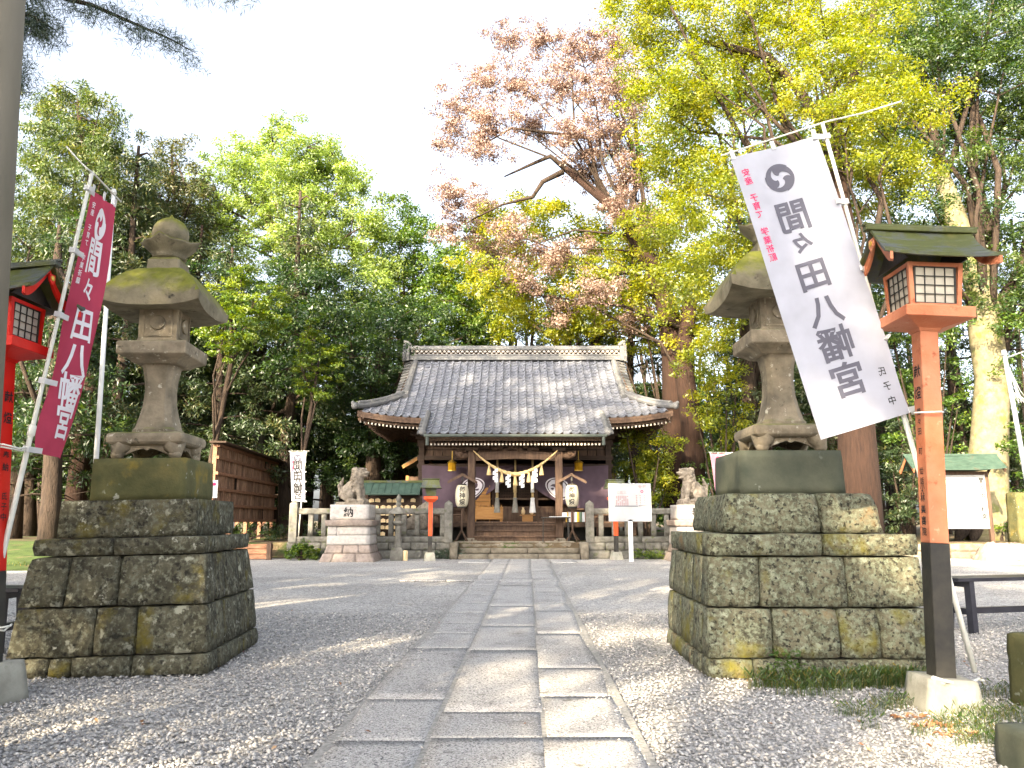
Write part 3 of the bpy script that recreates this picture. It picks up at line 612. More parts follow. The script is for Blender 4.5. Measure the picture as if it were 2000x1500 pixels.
banner('narrow wine-red banner with pale letters, tied beside the bright red lamp post', 'upright shrine banners',
       W(177, 372, 5.05), W(229, 402, 5.5), W(127, 897, 5.5), W(70, 885, 5.02), .03, M['red'], W(180, 336, 5.0), W(-62, 1372, 4.95), 'L', rt, (.55, .105, .125, M['inkw']), toward=Vector((.5, -1, 0)), ripple=.03)
bt = [(M['inkb'], [(c, .5, v, .30, .02) for c, v in zip(nm, (.26, .37, .48, .60, .73, .86))]), (M['inkr'], [(c, .15, .08 + i * .03, .055, .008) for i, c in enumerate('安産　子育て　学業祈願')]), (M['inkb'], [(c, .86, v, .06, .006) for c, v in zip('氏子中', (.85, .9, .95))])]
banner('white banner standing beyond the stone fence, left of the lion on its pedestal', 'upright shrine banners',
       W(567, 884, 23.6), W(595, 883, 23.6), W(596, 980, 23.6), W(569, 979, 23.6), .01, M['cloth'], W(598, 881, 23.6), Vector((-6.45, 23.6, TZ)), 'R', bt, (.5, .12, .12, M['ink']), mir=-1, arms=6, pr=.02, toward=Vector((0, -1, 0)))
pb = [(M['inkr'], [(c, .5, v, .26, .02) for c, v in zip(nm[:4], (.26, .4, .53, .66))])]
banner('faded pink and white banner behind the open-mouthed lion', 'upright shrine banners',
       W(1386, 886, 23.2), W(1420, 886, 23.2), W(1440, 985, 23.2), W(1402, 990, 23.2), .02, M['pinkc'], W(1430, 884, 23.2), Vector((6.75, 23.2, TZ)), 'R', pb, (.45, .12, .1, M['inkr']), mir=-1, arms=5, pr=.02, toward=Vector((0, -1, 0)))
def rod(name, label, cat, a, b, r, m, group=None, extra=None):
    b = Vector(b); t = thing(name, label, cat, b, 0, group); a = Vector(a) - b
    p = MB(); p.tube([(0, 0, 0), a * .5, a], [r * 1.1, r, r * .85], 10); p.build('pole', m, t, smooth=True)
    c = MB(); c.tube([a, a + a.normalized() * .05], [r * 1.4, r * .8], 10); c.build('cap', m, t, smooth=True)
    return t
rod('flag_pole', 'bare white pole leaning between the wine-red banner and the mossy-roofed lantern', 'pole', W(222, 378, 7.9), W(173, 1120, 7.9), .024, M['white'])
t = rod('flag_pole', 'bare white pole with loose string at its top, at the right edge behind the big trunk side', 'pole', W(1962, 694, 7.0), W(2064, 1270, 7.0), .022, M['white'])
t['label'] = 'bare white pole with string knotted at its top, right of the orange lamp post'
st = MB(); a = W(1962, 700, 7.0) - W(2064, 1270, 7.0)
for k in range(5):
    q = Vector((random.uniform(.02, .1), 0, 0)); st.tube([a, a + q + Vector((.03, 0, -.2 - .05 * k)), a + q * 1.6 + Vector((.05, 0, -.42)), a + Vector((.02, 0, -.3))], .004, 5)
st.tube([a, a + Vector((.35, .1, .12)), a + Vector((1.2, .3, .25))], .006, 5); st.build('string', M['plastic'], t)
# guy strings at the banner tops
for a, b, lb in ((W(1612, 238, Yb), W(1760, 198, 5.1), 'thin white rod running up from the top of the large white banner pole'), (W(180, 338, 5.0), W(130, 286, 5.0), 'thin pale cord rising from the top of the wine-red banner pole')):
    s_ = MB(); s_.tube([a, (a + b) / 2 + Vector((0, 0, -.01)), b], .006, 6); tag(s_.build('guy_cord', M['plastic']), lb, 'cord')
# ================================================================== lamp posts (wooden box lanterns)
def lamppost(label, loc, rz, tilt, verm, text, blocktop=.19, group='vermilion wooden lamp posts', yaw_block=0, rtilt=0, zj=.96):
    t = thing('lamp_post', label, 'lamp post', loc, rz, group, tilt, rtilt)
    rb = Matrix.Rotation(yaw_block, 3, 'Z'); hw, ht = .165, .14
    c8 = [Vector(p) for p in ((-hw, -hw, -.03), (hw, -hw, -.03), (hw, hw, -.03), (-hw, hw, -.03), (-ht, -ht, blocktop), (ht, -ht, blocktop), (ht, ht, blocktop), (-ht, ht, blocktop))]
    link('footing_block', rblock([rb @ p for p in c8], M['conc'], 5, .003, 7, 7, 4, .006), t)
    w = .0575
    lo = MB(); lo.frust([(w * 1.03, blocktop - .02), (w * 1.03, zj)]); lo.build('black_foot', M['black'], t, bevel=.004)
    up = MB(); up.frust([(w, zj), (w, 2.30)]); po = up.build('post', verm, t, bevel=.004)
    lettering(text, mapper((-w, 0, 0) if loc[0] > 0 else (w, 0, 0), (0, -1, 0) if loc[0] > 0 else (0, 1, 0), (0, 0, 1), .003), M['inkb'], po)
    tr = MB(); tr.frust([(.062, 2.28), (.075, 2.30), (.20, 2.338), (.212, 2.34), (.212, 2.405), (.207, 2.41)]); tr.build('tray', verm, t, bevel=.003)
    b0, b1, h0, h1 = 2.41, 2.70, .155, .17
    bx = MB(); 
    for sx in (-1, 1):
        for sy in (-1, 1): bx.bar((sx * (h0 - .0125), sy * (h0 - .0125), b0), (sx * (h1 - .0125), sy * (h1 - .0125), b1), .027, .027, up=(0, 1, 0))
    for z, h in ((b0 + .014, h0), (b1 - .014, h1)):
        for a, b in (((-1, -1), (1, -1)), ((1, -1), (1, 1)), ((1, 1), (-1, 1)), ((-1, 1), (-1, -1))):
            q = h - .012; bx.bar((a[0] * q * .99, a[1] * q * .99, z), (b[0] * q * .99, b[1] * q * .99, z), .024, .026)
    bx.build('lamp_housing', verm, t)
    for k in range(4):
        r = Matrix.Rotation(k * math.pi / 2, 3, 'Z')
        def F(u, v, d=0):
            z = b0 + .03 + v * (b1 - b0 - .06); h = h0 + (h1 - h0) * ((z - b0) / (b1 - b0)) - .016 + d; return r @ Vector((u * (h0 - .03), -h, z))
        pa = MB(); pa.grid(lambda u, v: F(u * 2 - 1, v), 1, 1); wo = pa.build('window', M['shoji'], t)
        g = MB()
        for i in range(5): u = -1 + i / 2; g.bar(F(u, 0, .006), F(u, 1, .006), .006 if 0 < i < 4 else .012, .005, up=(0, 1, 0))
        for j in range(5): v = j / 4; g.bar(F(-1, v, .0065), F(1, v, .0065), .006 if 0 < j < 4 else .012, .005)
        link('window_lattice', g.mesh('window_lattice', M['black']), wo)
    # gabled roof: ridge along local x, curved slopes
    rl, rd, ze, zr = .33, .30, 2.72, 2.965
    def RS(u, v):
        s = v * 2 - 1; q = abs(s); x = (u * 2 - 1) * (rl - .03 * q * (1 - q) * 2 + .04 * q ** 2 ); z = zr - (zr - ze) * (1 - (1 - q) ** 1.7) + .02 * abs(u * 2 - 1) ** 3 - .0
        return Vector((x, s * rd, z))
    rf = MB(); rf.grid(RS, 14, 24, th=(0, 0, -.022)); ro = rf.build('roof', M['dkroof'], t)
    rg = MB(); rg.box((0, 0, zr + .012), (rl * 2 + .06, .06, .035)); rg.box((0, 0, zr + .036), (rl * 2 + .09, .035, .016)); rg.build('ridge_cap', M['dkroof'], t, bevel=.004)
    for i in range(1, 5):                                 # laps of the sheet roofing
        q = i / 5
        for s in (-1, 1):
            l_ = MB(); l_.grid(lambda u, v: RS(u * .98 + .01, .5 + s * (q * .5 + v * .012)) + Vector((0, 0, .004 - .003 * v)), 12, 1, th=(0, 0, -.004)); link('roof_lap', l_.mesh('roof_lap', M['dkroof']), ro)
    for sx in (-1, 1):
        bg = MB()
        for s in (-1, 1):
            pts = []
            for i in range(11):
                q = i / 10; p = RS(0 if sx < 0 else 1, .5 + s * q * .5); pts.append(p + Vector((-sx * .03, 0, -.024)))
            n = len(pts); lo_ = [p + Vector((0, 0, -.05 - .018 * math.sin(i / 10 * math.pi))) for i, p in enumerate(pts)]
            vs = pts + lo_ + [p + Vector((-sx * .018, 0, 0)) for p in pts + lo_]
            fs = [(i, i + 1, n + i + 1, n + i) for i in range(n - 1)] + [(2 * n + i, 3 * n + i, 3 * n + i + 1, 2 * n + i + 1) for i in range(n - 1)]
            fs += [(n + i, n + i + 1, 3 * n + i + 1, 3 * n + i) for i in range(n - 1)] + [(i, 2 * n + i, 2 * n + i + 1, i + 1) for i in range(n - 1)] + [(n - 1, 2 * n - 1, 4 * n - 1, 3 * n - 1), (0, 2 * n, 3 * n, n)]
            bg.add(vs, fs)
        bo = bg.build('bargeboard', verm, t)
        pd = MB(); pd.prism([(-.03, .02), (.03, .02), (.028, -.03), (.0, -.06), (-.028, -.03)], (sx * (rl - .02), 0, zr - .085), (0, 1, 0), (0, 0, 1), (sx * .012, 0, 0)); link('gable_pendant', pd.mesh('gable_pendant', verm), bo)
        dc = MB(); dc.ell((sx * (rl - .006), 0, zr - .095), (.008, .02, .02), 10, 6); link('gilt_stud', dc.mesh('gilt_stud', M['gold']), bo)
        gb = MB(); gb.prism([(-.2, 0), (.2, 0), (0, .2)], (sx * .19, 0, 2.715), (0, 1, 0), (0, 0, 1), (-sx * .01, 0, 0)); gb.build('gable_panel', M['black'], t)
    return t
txt = [('献', 0, 2.03, .085), ('燈', 0, 1.89, .085)] + [(c, 0, 1.77 - i * .062, .048) for i, c in enumerate('間々田　町　世話人　一同')] + [(c, 0, 1.30 - i * .068, .055) for i, c in enumerate('小林美容院')]
txt = [q for q in txt if q[0] != '　']
lamppost('faded orange lamp post with a mossy dark roof, standing in grass', (2.545, 4.80, 0), R(-1), R(2.6), M['verm2'], txt, .185)
lamppost('bright red lamp post partly hidden behind the grey utility pole', (-3.20, 4.93, 0), R(-2), R(-4.0), M['verm'], [(c, 0, z, s_) for c, z, s_ in (('献', 2.03, .085), ('燈', 1.88, .085), ('奉', 1.62, .06), ('納', 1.54, .06), ('氏', 1.34, .055), ('子', 1.27, .055), ('中', 1.20, .055))], .25, yaw_block=R(-8), zj=.84)
bpy.data.objects['lamp_post.001'].scale = (1, 1, .93)
# white cords binding the banner poles to the posts
def cord(label, pts, r=.006): 
    c = MB(); c.tube(pts, r, 6); tag(c.build('tie_cord', M['plastic'], smooth=True), label, 'cord')
p1 = W(1781, 806, Yb)
cord('white cord tying the large white banner pole to the orange lamp post at mid height', [p1, W(1786, 806, 4.72), W(1838, 804, 4.70), W(1842, 805, 4.9), p1 + Vector((.03, .06, 0)), p1])
pf = Vector((2.72, 4.86, .2))
cord('loose white cord looped round the foot of the orange lamp post', [W(1900, 1330, 4.98), W(1870, 1334, 4.72), W(1842, 1334, 4.66), W(1820, 1324, 4.7), W(1822, 1322, 4.72), W(1845, 1330, 4.64), W(1880, 1338, 4.70), W(1912, 1326, 4.98), W(1922, 1330, 4.95)], .009)
cord('white cord tying the wine-red banner pole to the red lamp post', [W(-20, 866, 4.82), W(8, 868, 4.78), W(38, 876, 4.85), W(56, 874, 5.0), W(62, 880, 5.03), W(40, 880, 4.9), W(0, 872, 4.8)])
cord('white cord wound low round the black foot of the red lamp post', [W(-25, 1222, 4.8), W(2, 1226, 4.78), W(21, 1222, 4.83), W(24, 1218, 4.95), W(8, 1232, 4.80), W(-20, 1228, 4.8)])
# utility pole at the left edge
t = thing('utility_pole', 'plain grey concrete utility pole cut by the left edge', 'utility pole', (-2.515, 3.6, 0), 0, None, R(-3.0))
u_ = MB(); u_.tube([(0, 0, -.02), (0, 0, 3), (0, 0, 8.5)], [.165, .15, .12], 28); u_.build('shaft', mat('grey_pole_concrete', [(.3, (.13, .12, .09)), (.7, (.20, .18, .14))], 3, .85, .15, 120, stretch=(1, 1, .3)), t, smooth=True)
b_ = MB(); b_.tube([(0, 0, 3.9), (0, 0, 3.95)], [.158, .158], 28); b_.build('steel_band', M['plastic'], t, smooth=True)
# benches
def bench(label, loc, rz, ln=1.7):
    t = thing('bench', label, 'bench', loc, rz, 'black wooden benches'); h = .53; dp = .34
    for i in range(2):
        s = MB(); s.box((ln / 2, -dp / 4 + i * dp / 2, h - .0175), (ln, dp / 2 - .008, .035)); s.build('seat_board', M['bench'], t, bevel=.004)
    for x in (.16, ln - .16):
        for y in (-1, 1):
            l_ = MB(); l_.bar((x - (.03 if x < 1 else -.03), y * dp * .45, 0), (x, y * dp * .36, h - .037), .075, .055, up=(1, 0, 0)); l_.build('leg', M['bench'], t)
        c_ = MB(); c_.bar((x, -dp * .4, .2), (x, dp * .4, .2), .045, .06); c_.bar((x, -dp * .46, h - .065), (x, dp * .46, h - .065), .05, .055); c_.build('leg_brace', M['bench'], t)
    s = MB(); s.bar((.16, 0, .2), (ln - .16, 0, .2), .045, .06); s.build('stretcher', M['bench'], t); return t
bench('low black bench on the gravel just right of the orange lamp post', (4.36, 7.95, 0), R(14))
bench('low black bench end showing between the red lamp post and the dark pedestal', (-5.9, 6.9, 0), R(-2), 1.75)
# stone stubs at the right edge
def stub(label, x, y, w, h, m, rz=0, seed=0):
    link_ = link('stone_stub', rblock(box8(-w / 2, w / 2, -w / 2, w / 2, -.03, h, .01), M[m], seed, .006, 6, 6, 8, .015), None, loc=(x, y, 0), rot=(0, 0, rz)); tag(link_, label, 'stone post')
stub('low stone post coloured yellow for sunlight at the right edge, behind the other stub', 3.17, 4.85, .24, .42, 'moss', R(5), 3)  # yellow sunlight on this post is put into the stone colour
stub('dark green stone stub in the lower right corner of the yard', 2.36, 3.62, .30, .185, 'darkgreen', R(3), 8)
# ---- grass, weeds, fallen leaves
def blades(name, label, spots, n, h, w, m, seed=0, lean=.5):
    V = []; F = []; T = []
    r = np.random.default_rng(seed)
    for (x, y, rx, ry, k) in spots:
        for _ in range(int(n * k)):
            a = r.random() * 6.283; q = math.sqrt(r.random()); px, py = x + math.cos(a) * rx * q, y + math.sin(a) * ry * q
            hh = h * r.uniform(.4, 1.1); b = r.random() * 6.283; lx, ly = math.cos(b) * hh * lean * r.random(), math.sin(b) * hh * lean * r.random(); wx, wy = -math.sin(b) * w, math.cos(b) * w; i = len(V)
            V += [(px - wx, py - wy, 0), (px + wx, py + wy, 0), (px + lx * .35 - wx * .8, py + ly * .35 - wy * .8, hh * .6), (px + lx * .35 + wx * .8, py + ly * .35 + wy * .8, hh * .6), (px + lx * 1.2, py + ly * 1.2, hh * (1 - .2 * r.random())), (px + lx * 1.2 + wx * .1, py + ly * 1.2, hh * .98)]
            F += [(i, i + 1, i + 3, i + 2), (i + 2, i + 3, i + 5, i + 4)]; t_ = r.random() ** 1.6; T += [t_, t_]
    o = link(name, npmesh(name, V, F, m, tint=T)); tag(o, label, kind='stuff'); return o
def gp(px, py): v = G(px, py); return v.x, v.y
sp = []
for px, py, rx, ry, k in ((1490, 1345, .10, .05, .5), (1540, 1345, .15, .06, .9), (1600, 1345, .18, .07, 1), (1660, 1345, .18, .07, 1.1), (1720, 1342, .2, .08, 1.8), (1775, 1340, .18, .09, 1.8), (1700, 1338, .12, .05, 1.2), (1590, 1360, .25, .05, .5)):
    x, y = gp(px, py); sp.append((x, y, rx, ry, k))
blades('grass_tufts', 'green grass growing along the foot of the pale pedestal', sp, 330, .13, .0013, L['grass'], 1, .5)
sp = []
for px, py, rx, ry, k in ((1650, 1398, .1, .05, .3), (1690, 1398, .12, .06, .5), (1740, 1385, .13, .08, .7), (1760, 1375, .08, .1, .5), (1700, 1425, .06, .03, .2), (1805, 1440, .08, .04, .3), (1890, 1430, .14, .06, .7), (1930, 1410, .2, .12, 1.2), (1970, 1400, .2, .14, 1.2), (1960, 1360, .2, .14, 1.0), (1930, 1455, .14, .06, .7), (1950, 1445, .1, .06, .6), (1880, 1458, .05, .03, .2), (1850, 1420, .1, .05, .5)):
    x, y = gp(px, py); sp.append((x, y, rx, ry, k))
blades('grass_tufts', 'thin grass tufts round the concrete foot of the orange lamp post', sp, 210, .09, .0011, L['grass'], 2, .6)
x, y = gp(40, 1120); blades('grass_tufts', 'short grass on the low bank beyond the left bench', [(-12.5, 19, 3.5, 1.2, 6), (-16, 19.5, 3, 1.2, 3), (9.5, 24, 6, .9, 6), (14, 23.6, 5, .6, 5)], 500, .16, .012, L['grass'], 3)
def leaves(name, label, spots, n, s, m, seed, up=.9, z=(.01, .03), kind='stuff', cat=None):
    r = np.random.default_rng(seed); V = []; F = []; T = []
    for (x, y, rx, ry, k, zh) in spots:
        for _ in range(int(n * k)):
            a = r.random() * 6.283; q = math.sqrt(r.random()); c = Vector((x + math.cos(a) * rx * q, y + math.sin(a) * ry * q, z[0] + (z[1] - z[0] + zh) * r.random() ** .8)); nn = Vector((r.normal(), r.normal(), up * 2.5)).normalized()
            d = nn.cross(Vector((r.normal(), r.normal(), .1))).normalized(); b = nn.cross(d); ss = s * r.uniform(.6, 1.2); i = len(V)
            V += [c - d * ss, c + b * ss * .5 + nn * ss * .2, c + d * ss * 1.1, c - b * ss * .5 + nn * ss * .2]; F += [(i, i + 1, i + 2), (i, i + 2, i + 3)]; t_ = r.random(); T += [t_, t_]
    o = link(name, npmesh(name, V, F, m, tint=T)); tag(o, label, cat, kind=kind); return o
x1, y1 = gp(1530, 1340)
leaves('broadleaf_weed', 'broad-leaved weed sprouting at the near corner of the pale pedestal', [(x1, y1 - .02, .13, .06, 1, .2), (x1 + .12, y1 - .03, .1, .06, .6, .12), (x1 - .1, y1 - .02, .06, .05, .3, .12), (x1 + .55, y1 - .03, .12, .06, .4, .06)], 110, .022, L['weed'], 4, .6, kind=None, cat='weed')
ls = [(*gp(px, py), rx, ry, k, 0) for px, py, rx, ry, k in ((1780, 1408, .12, .04, 1.3), (1830, 1425, .15, .05, 1.6), (1870, 1440, .12, .04, 1), (1500, 1335, .2, .05, .8), (1650, 1335, .3, .05, .7), (1950, 1300, .3, .2, .4), (1650, 1420, 1.2, .5, .35), (1300, 1450, 1.5, .6, .2), (600, 1400, 1.6, .8, .25), (1300, 1200, 3, 3, .3), (700, 1200, 3, 3, .3), (300, 1440, 1, .3, .15))]
leaves('fallen_leaves', 'dry fallen leaves scattered over the gravel', ls, 26, .02, L['dry'], 5)
# ================================================================== the shrine hall
X0, YS = .10, 22.0
def shrine():
    t = thing('shrine_hall', 'dark wooden shrine hall with curved grey tiled roof and purple curtain, above the stone steps', 'shrine hall', (X0, YS, 0))
    zf = lambda y: 3.63 + .5 * (y - .8) + .027 * (y - .8) ** 2
    XG, XE, YE, YG, YR = 3.78, 4.98, 2.0, 3.4, 6.0
    def lift(x, y):
        q = max(0, (abs(x) - 2.7) / 2.3); return .24 * q ** 2 * max(0, 1 - (y - YE) / 2.2) if abs(x) > 2.7 else 0
    def ymin(x): return .8 if abs(x) < 2.72 else YE
    def ymax(x): return YR if abs(x) <= XG else YG - (abs(x) - XG) / (XE - XG) * (YG - YE)
    # ---- tiles: S-shaped pan tiles, one object each for the nearest ~300, the rest joined
    P_, E_ = .262, .245
    cs = []
    for i in range(9):
        u = i / 8; x = (u - .5) * P_ * 1.04; cs.append((x, -.018 * math.sin(min(1, u / .68) * math.pi) + (.046 * math.sin((u - .68) / .32 * math.pi) if u > .68 else 0)))
    tv = [(x, -.01, z + .032) for x, z in cs] + [(x, E_ * 1.12, z) for x, z in cs] + [(x, -.01, z + .0) for x, z in cs]
    tf = [(i, i + 1, 10 + i, 9 + i) for i in range(8)] + [(18 + i, 19 + i, i + 1, i) for i in range(8)]
    tm = MB(); tm.add(tv, tf); tile = tm.mesh('roof_tile', M['tile'], fixn=False, smooth=False)
    cols = [(k - 14) * P_ for k in range(29)]; side = [XG + P_ * (k + .45) for k in range(5)]
    xs = cols + side + [-x for x in side]; pl = []
    for x in xs:
        y = ymin(x); ym = ymax(x) - .06
        while y < ym:
            s = .5 + .054 * (y - .8); n = math.hypot(1, s); z = zf(y) + lift(x, y); ds = (lift(x + .01, y) - lift(x - .01, y)) / .02
            ax = Vector((1, 0, ds)).normalized(); ay = Vector((0, 1, s - (lift(x, y) - lift(x, y + .02)) / .02 if abs(x) > 2.7 else s)).normalized(); az = ax.cross(ay)
            pl.append((y, Matrix(((ax.x, ay.x, az.x, x + random.uniform(-.004, .004)), (ax.y, ay.y, az.y, y), (ax.z, ay.z, az.z, z + random.uniform(-.002, .003)), (0, 0, 0, 1))))); y += E_ / n
    pl.sort(key=lambda q: q[0])
    roofb = MB()
    def topf(sgn):
        def f(u, v):
            x = (u * 2 - 1) * XG; y = .8 + v * (YR - .8)
            return (x, y if sgn > 0 else 2 * YR - y, zf(y) - .02)
        return f
    def kz(x, y): return zf(y) + lift(x, y) - .02
    # front slope boards: centre strip full depth, flanks from the main eave
    for xa, xb, ya in ((-2.72, 2.72, .8), (-XG, -2.72, YE), (2.72, XG, YE)):
        roofb.grid(lambda u, v: (xa + u * (xb - xa), ya + v * (YR - ya), kz(xa + u * (xb - xa), ya + v * (YR - ya))), 10, 24, th=(0, 0, -.075))
    roofb.grid(lambda u, v: ((u * 2 - 1) * XG, 12 - (YE + v * (YR - YE)), kz((u * 2 - 1) * XG, YE + v * (YR - YE))), 16, 16, th=(0, 0, -.075))
    for sx in (-1, 1):
        for back in (0, 1):
            def f(u, v):
                x = XG + u * (XE - XG); y = YE + v * (ymax(x) - YE) if ymax(x) > YE else YE; z = kz(x, y)
                return (sx * x, y if not back else 2 * YR - y, z)
            roofb.grid(f, 8, 8, th=(0, 0, -.075))
        def g(u, v):            # side slope: u along y, v from eave in
            x = XE - v * (XE - XG); y0 = YE + (XE - x) / (XE - XG) * (YG - YE); y = y0 + u * (2 * YR - 2 * y0)
            c = abs(u * 2 - 1); ze = zf(YE) + .24 * (.35 + .65 * c ** 3) - .02; zi = zf(YG) - .02; return (sx * x, y, ze + (zi - ze) * v ** 1.1)
        roofb.grid(g, 24, 8, th=(0, 0, -.075))
    rb = roofb.build('roof_boards', M['woodl'], t)
    roof = rb
    for y, mw in pl[:300]: link('roof_tile', tile, roof, mw=mw)
    rest = MB()
    for y, mw in pl[300:]: rest.add([mw @ Vector(v) for v in tv], tf)
    o = link('upper_roof_tiles', rest.mesh('upper_roof_tiles', M['tile'], fixn=False), t); o['kind'] = 'stuff'
    # tiles on the side slopes, joined
    sd = MB()
    for sx in (-1, 1):
        for k in range(1, 30):
            u = k / 30
            for j in range(6):
                v0, v1 = j / 6, (j + 1.1) / 6
                p = [g_(u + du, v, sx) for du, v in ((-.012, v0), (.012, v0), (.012, v1), (-.012, v1))] if 0 else None
    # eave end discs
    # ---- ridge
    zr = zf(YR) - .03
    rg = MB(); rg.box((0, YR, zr + .03), (7.9, .5, .10)); rg.box((0, YR, zr + .115), (7.84, .42, .06)); rg.box((0, YR, zr + .18), (7.84, .40, .05)); rg.build('ridge_base', M['ridge'], t, bevel=.008)
    rc = MB(); rc.box((0, YR, zr + .31), (7.7, .10, .2)); rc.build('ridge_core', M['wood'], t)
    lt = MB()
    for i in range(46):
        x = -3.78 + i * .168
        lt.ell((x, YR - .13, zr + .315), (.062, .05, .045), 8, 6); lt.ell((x + .084, YR - .13, zr + .245), (.045, .05, .03), 8, 6); lt.ell((x + .084, YR - .13, zr + .37), (.035, .04, .022), 6, 4)
    o = lt.build('ridge_lattice', M['pale'], t); o['kind'] = 'stuff'
    rt = MB(); rt.box((0, YR, zr + .40), (7.84, .38, .045)); rt.box((0, YR, zr + .44), (7.84, .34, .04)); rt.build('ridge_course', M['ridge'], t, bevel=.006)
    for i in range(26):
        x = -3.9 + (i + .5) * .3; c = MB(); c.tube([(x - .146, YR, zr + .475), (x + .146, YR, zr + .475)], .095, 12); 
        if i == 0: cm = c.mesh('ridge_cap_tile', M['ridge'], smooth=False); cx = x
        link('ridge_cap_tile', cm, t, loc=(x - cx, 0, random.uniform(-.004, .004)))
    for sx in (-1, 1):
        e = MB(); e.box((sx * 3.97, YR, zr + .22), (.16, .62, .56)); e.prism([(-.36, -.1), (.36, -.1), (.42, .1), (.3, .3), (.36, .5), (.2, .56), (0, .72), (-.2, .56), (-.36, .5), (-.3, .3), (-.42, .1)], (sx * 4.03, YR, zr), (0, 1, 0), (0, 0, 1), (sx * .1, 0, 0)); e.tube([(sx * 3.9, YR, zr + .56), (sx * 4.0, YR, zr + .68), (sx * 4.14, YR, zr + .74)], [.09, .08, .06], 8)
        e.build('ridge_end_ornament', M['ridge'], t, bevel=.012)
        # descending ridge at the gable edge and hip ridge with a curled tip
        dr = MB(); pts = [(sx * (XG - .12), y, zf(y) + .06) for y in np.linspace(YR - .2, YG - .1, 14)]
        dr.tube(pts, [.105] * 13 + [.12], 8); dr.build('descending_ridge', M['ridge'], t)
        for k in range(13):
            y = YR - .15 - k * .2; b = MB(); b.box((sx * (XG + .13), y, zf(y) - .01), (.30, .17, .05), rot=Matrix.Rotation(.42, 3, 'X') @ Matrix.Rotation(sx * .25, 3, 'Y')); b.build('gable_edge_tile', M['ridge'], t)
        hp = [(sx * (XG - .05 + q * (XE - XG + .12)), YG + .02 - q * (YG - YE + .1), kz(XG + q * (XE - XG), YG - q * (YG - YE)) + .10 + .05 * q ** 4) for q in np.linspace(0, 1, 14)]
        h = MB(); h.tube(hp, [.10] * 12 + [.095, .085], 8); h.tube([Vector(p) + Vector((0, 0, .10)) for p in hp[:-1]], .06, 8); h.build('hip_ridge', M['ridge'], t)
        oe = MB(); oe.ell(hp[-1], (.11, .11, .12), 10, 8); oe.ell(Vector(hp[-1]) + Vector((sx * .05, -.05, .08)), (.06, .06, .07), 8, 6); oe.build('hip_end_tile', M['ridge'], t, smooth=True)
        # kohai edge ridge
        kr = MB(); pts = [(sx * 2.76, y, zf(y) + .05) for y in np.linspace(.78, 2.25, 8)]; kr.tube(pts, [.085] * 8, 8); kr.ell(pts[0], (.11, .09, .11), 10, 6); kr.build('porch_edge_ridge', M['ridge'], t)
        for k in range(5):
            y = .95 + k * .24; b = MB(); b.box((sx * 2.86, y, zf(y) - .02), (.16, .2, .05), rot=Matrix.Rotation(.46, 3, 'X')); b.build('porch_edge_tile', M['ridge'], t)
        # gable wall
        gw = MB(); pts = [(y - YR, zf(min(y, 2 * YR - y)) - .1) for y in np.linspace(YG, 2 * YR - YG, 15)]; gw.prism([(YG - YR, zf(YG) - .35), ] + pts + [(2 * YR - YG - YR, zf(YG) - .35)], (sx * (XG - .25), YR, 0), (0, 1, 0), (0, 0, 1), (-sx * .06, 0, 0)); gw.build('gable_wall', M['wood'], t)
        bg = MB()
        for dy in (1, -1):
            pts = [(sx * (XG + .05), YR + dy * (YR - y), zf(y) - .14) for y in np.linspace(YR, YG, 10)]
            for a, b in zip(pts, pts[1:]): bg.bar(a, b, .05, .2)
        bg.build('bargeboard', M['woodl'], t)
    # ---- eave boards, rafters
    fe = MB(); fe.box((0, .83, 3.53), (5.42, .05, .09)); fe.box((0, .95, 3.46), (5.3, .06, .06)); fe.build('porch_eave_board', M['woodl'], t)
    gt = MB(); gt.tube([(-2.72, .72, 3.56), (2.72, .72, 3.56)], .045, 8); gt.build('gutter', M['gutter'], t)
    for sx in (-1, 1):
        d = MB(); d.tube([(sx * 2.62, .74, 3.56), (sx * 2.62, .76, 3.28)], .05, 8); d.build('downpipe', M['gutter'], t)
        w = MB()
        pts = [(sx * x, YE + .04, kz(x, YE) - .12) for x in np.linspace(2.7, XE, 9)]
        for a, b in zip(pts, pts[1:]): w.bar(a, b, .05, .10); w.bar(Vector(a) + Vector((0, .15, -.10)), Vector(b) + Vector((0, .15, -.10)), .05, .07)
        w.build('eave_board', M['woodl'], t)
        w = MB(); pts = []
        for u in np.linspace(0, 1, 13):
            c = abs(u * 2 - 1); pts.append((sx * (XE - .04), YE + u * (2 * YR - 2 * YE), zf(YE) + .24 * (.35 + .65 * c ** 3) - .14))
        for a, b in zip(pts, pts[1:]): w.bar(a, b, .05, .10); w.bar(Vector(a) + Vector((-sx * .15, 0, -.10)), Vector(b) + Vector((-sx * .15, 0, -.10)), .05, .07)
        w.build('eave_board', M['woodl'], t)
    rm = MB(); rm.bar((0, 0, 0), (0, 2.0, .92), .055, .07); rme = rm.mesh('rafter', M['woodl']); em = MB(); em.box((0, -.004, 0), (.05, .01, .065)); eme = em.mesh('rafter_end', mat('pale_rafter_end_paint', [(.3, (.52, .46, .36)), (.7, (.66, .60, .5))], 9, .8, 0, island=.2))
    for i in range(48):
        x = -2.52 + i * 5.04 / 47; r_ = link('rafter', rme, t, loc=(x, .98, 3.33)); link('rafter_end', eme, r_)
    rm2 = MB(); rm2.bar((0, 0, 0), (0, 1.45, .45), .055, .07); rme2 = rm2.mesh('rafter', M['woodl'])
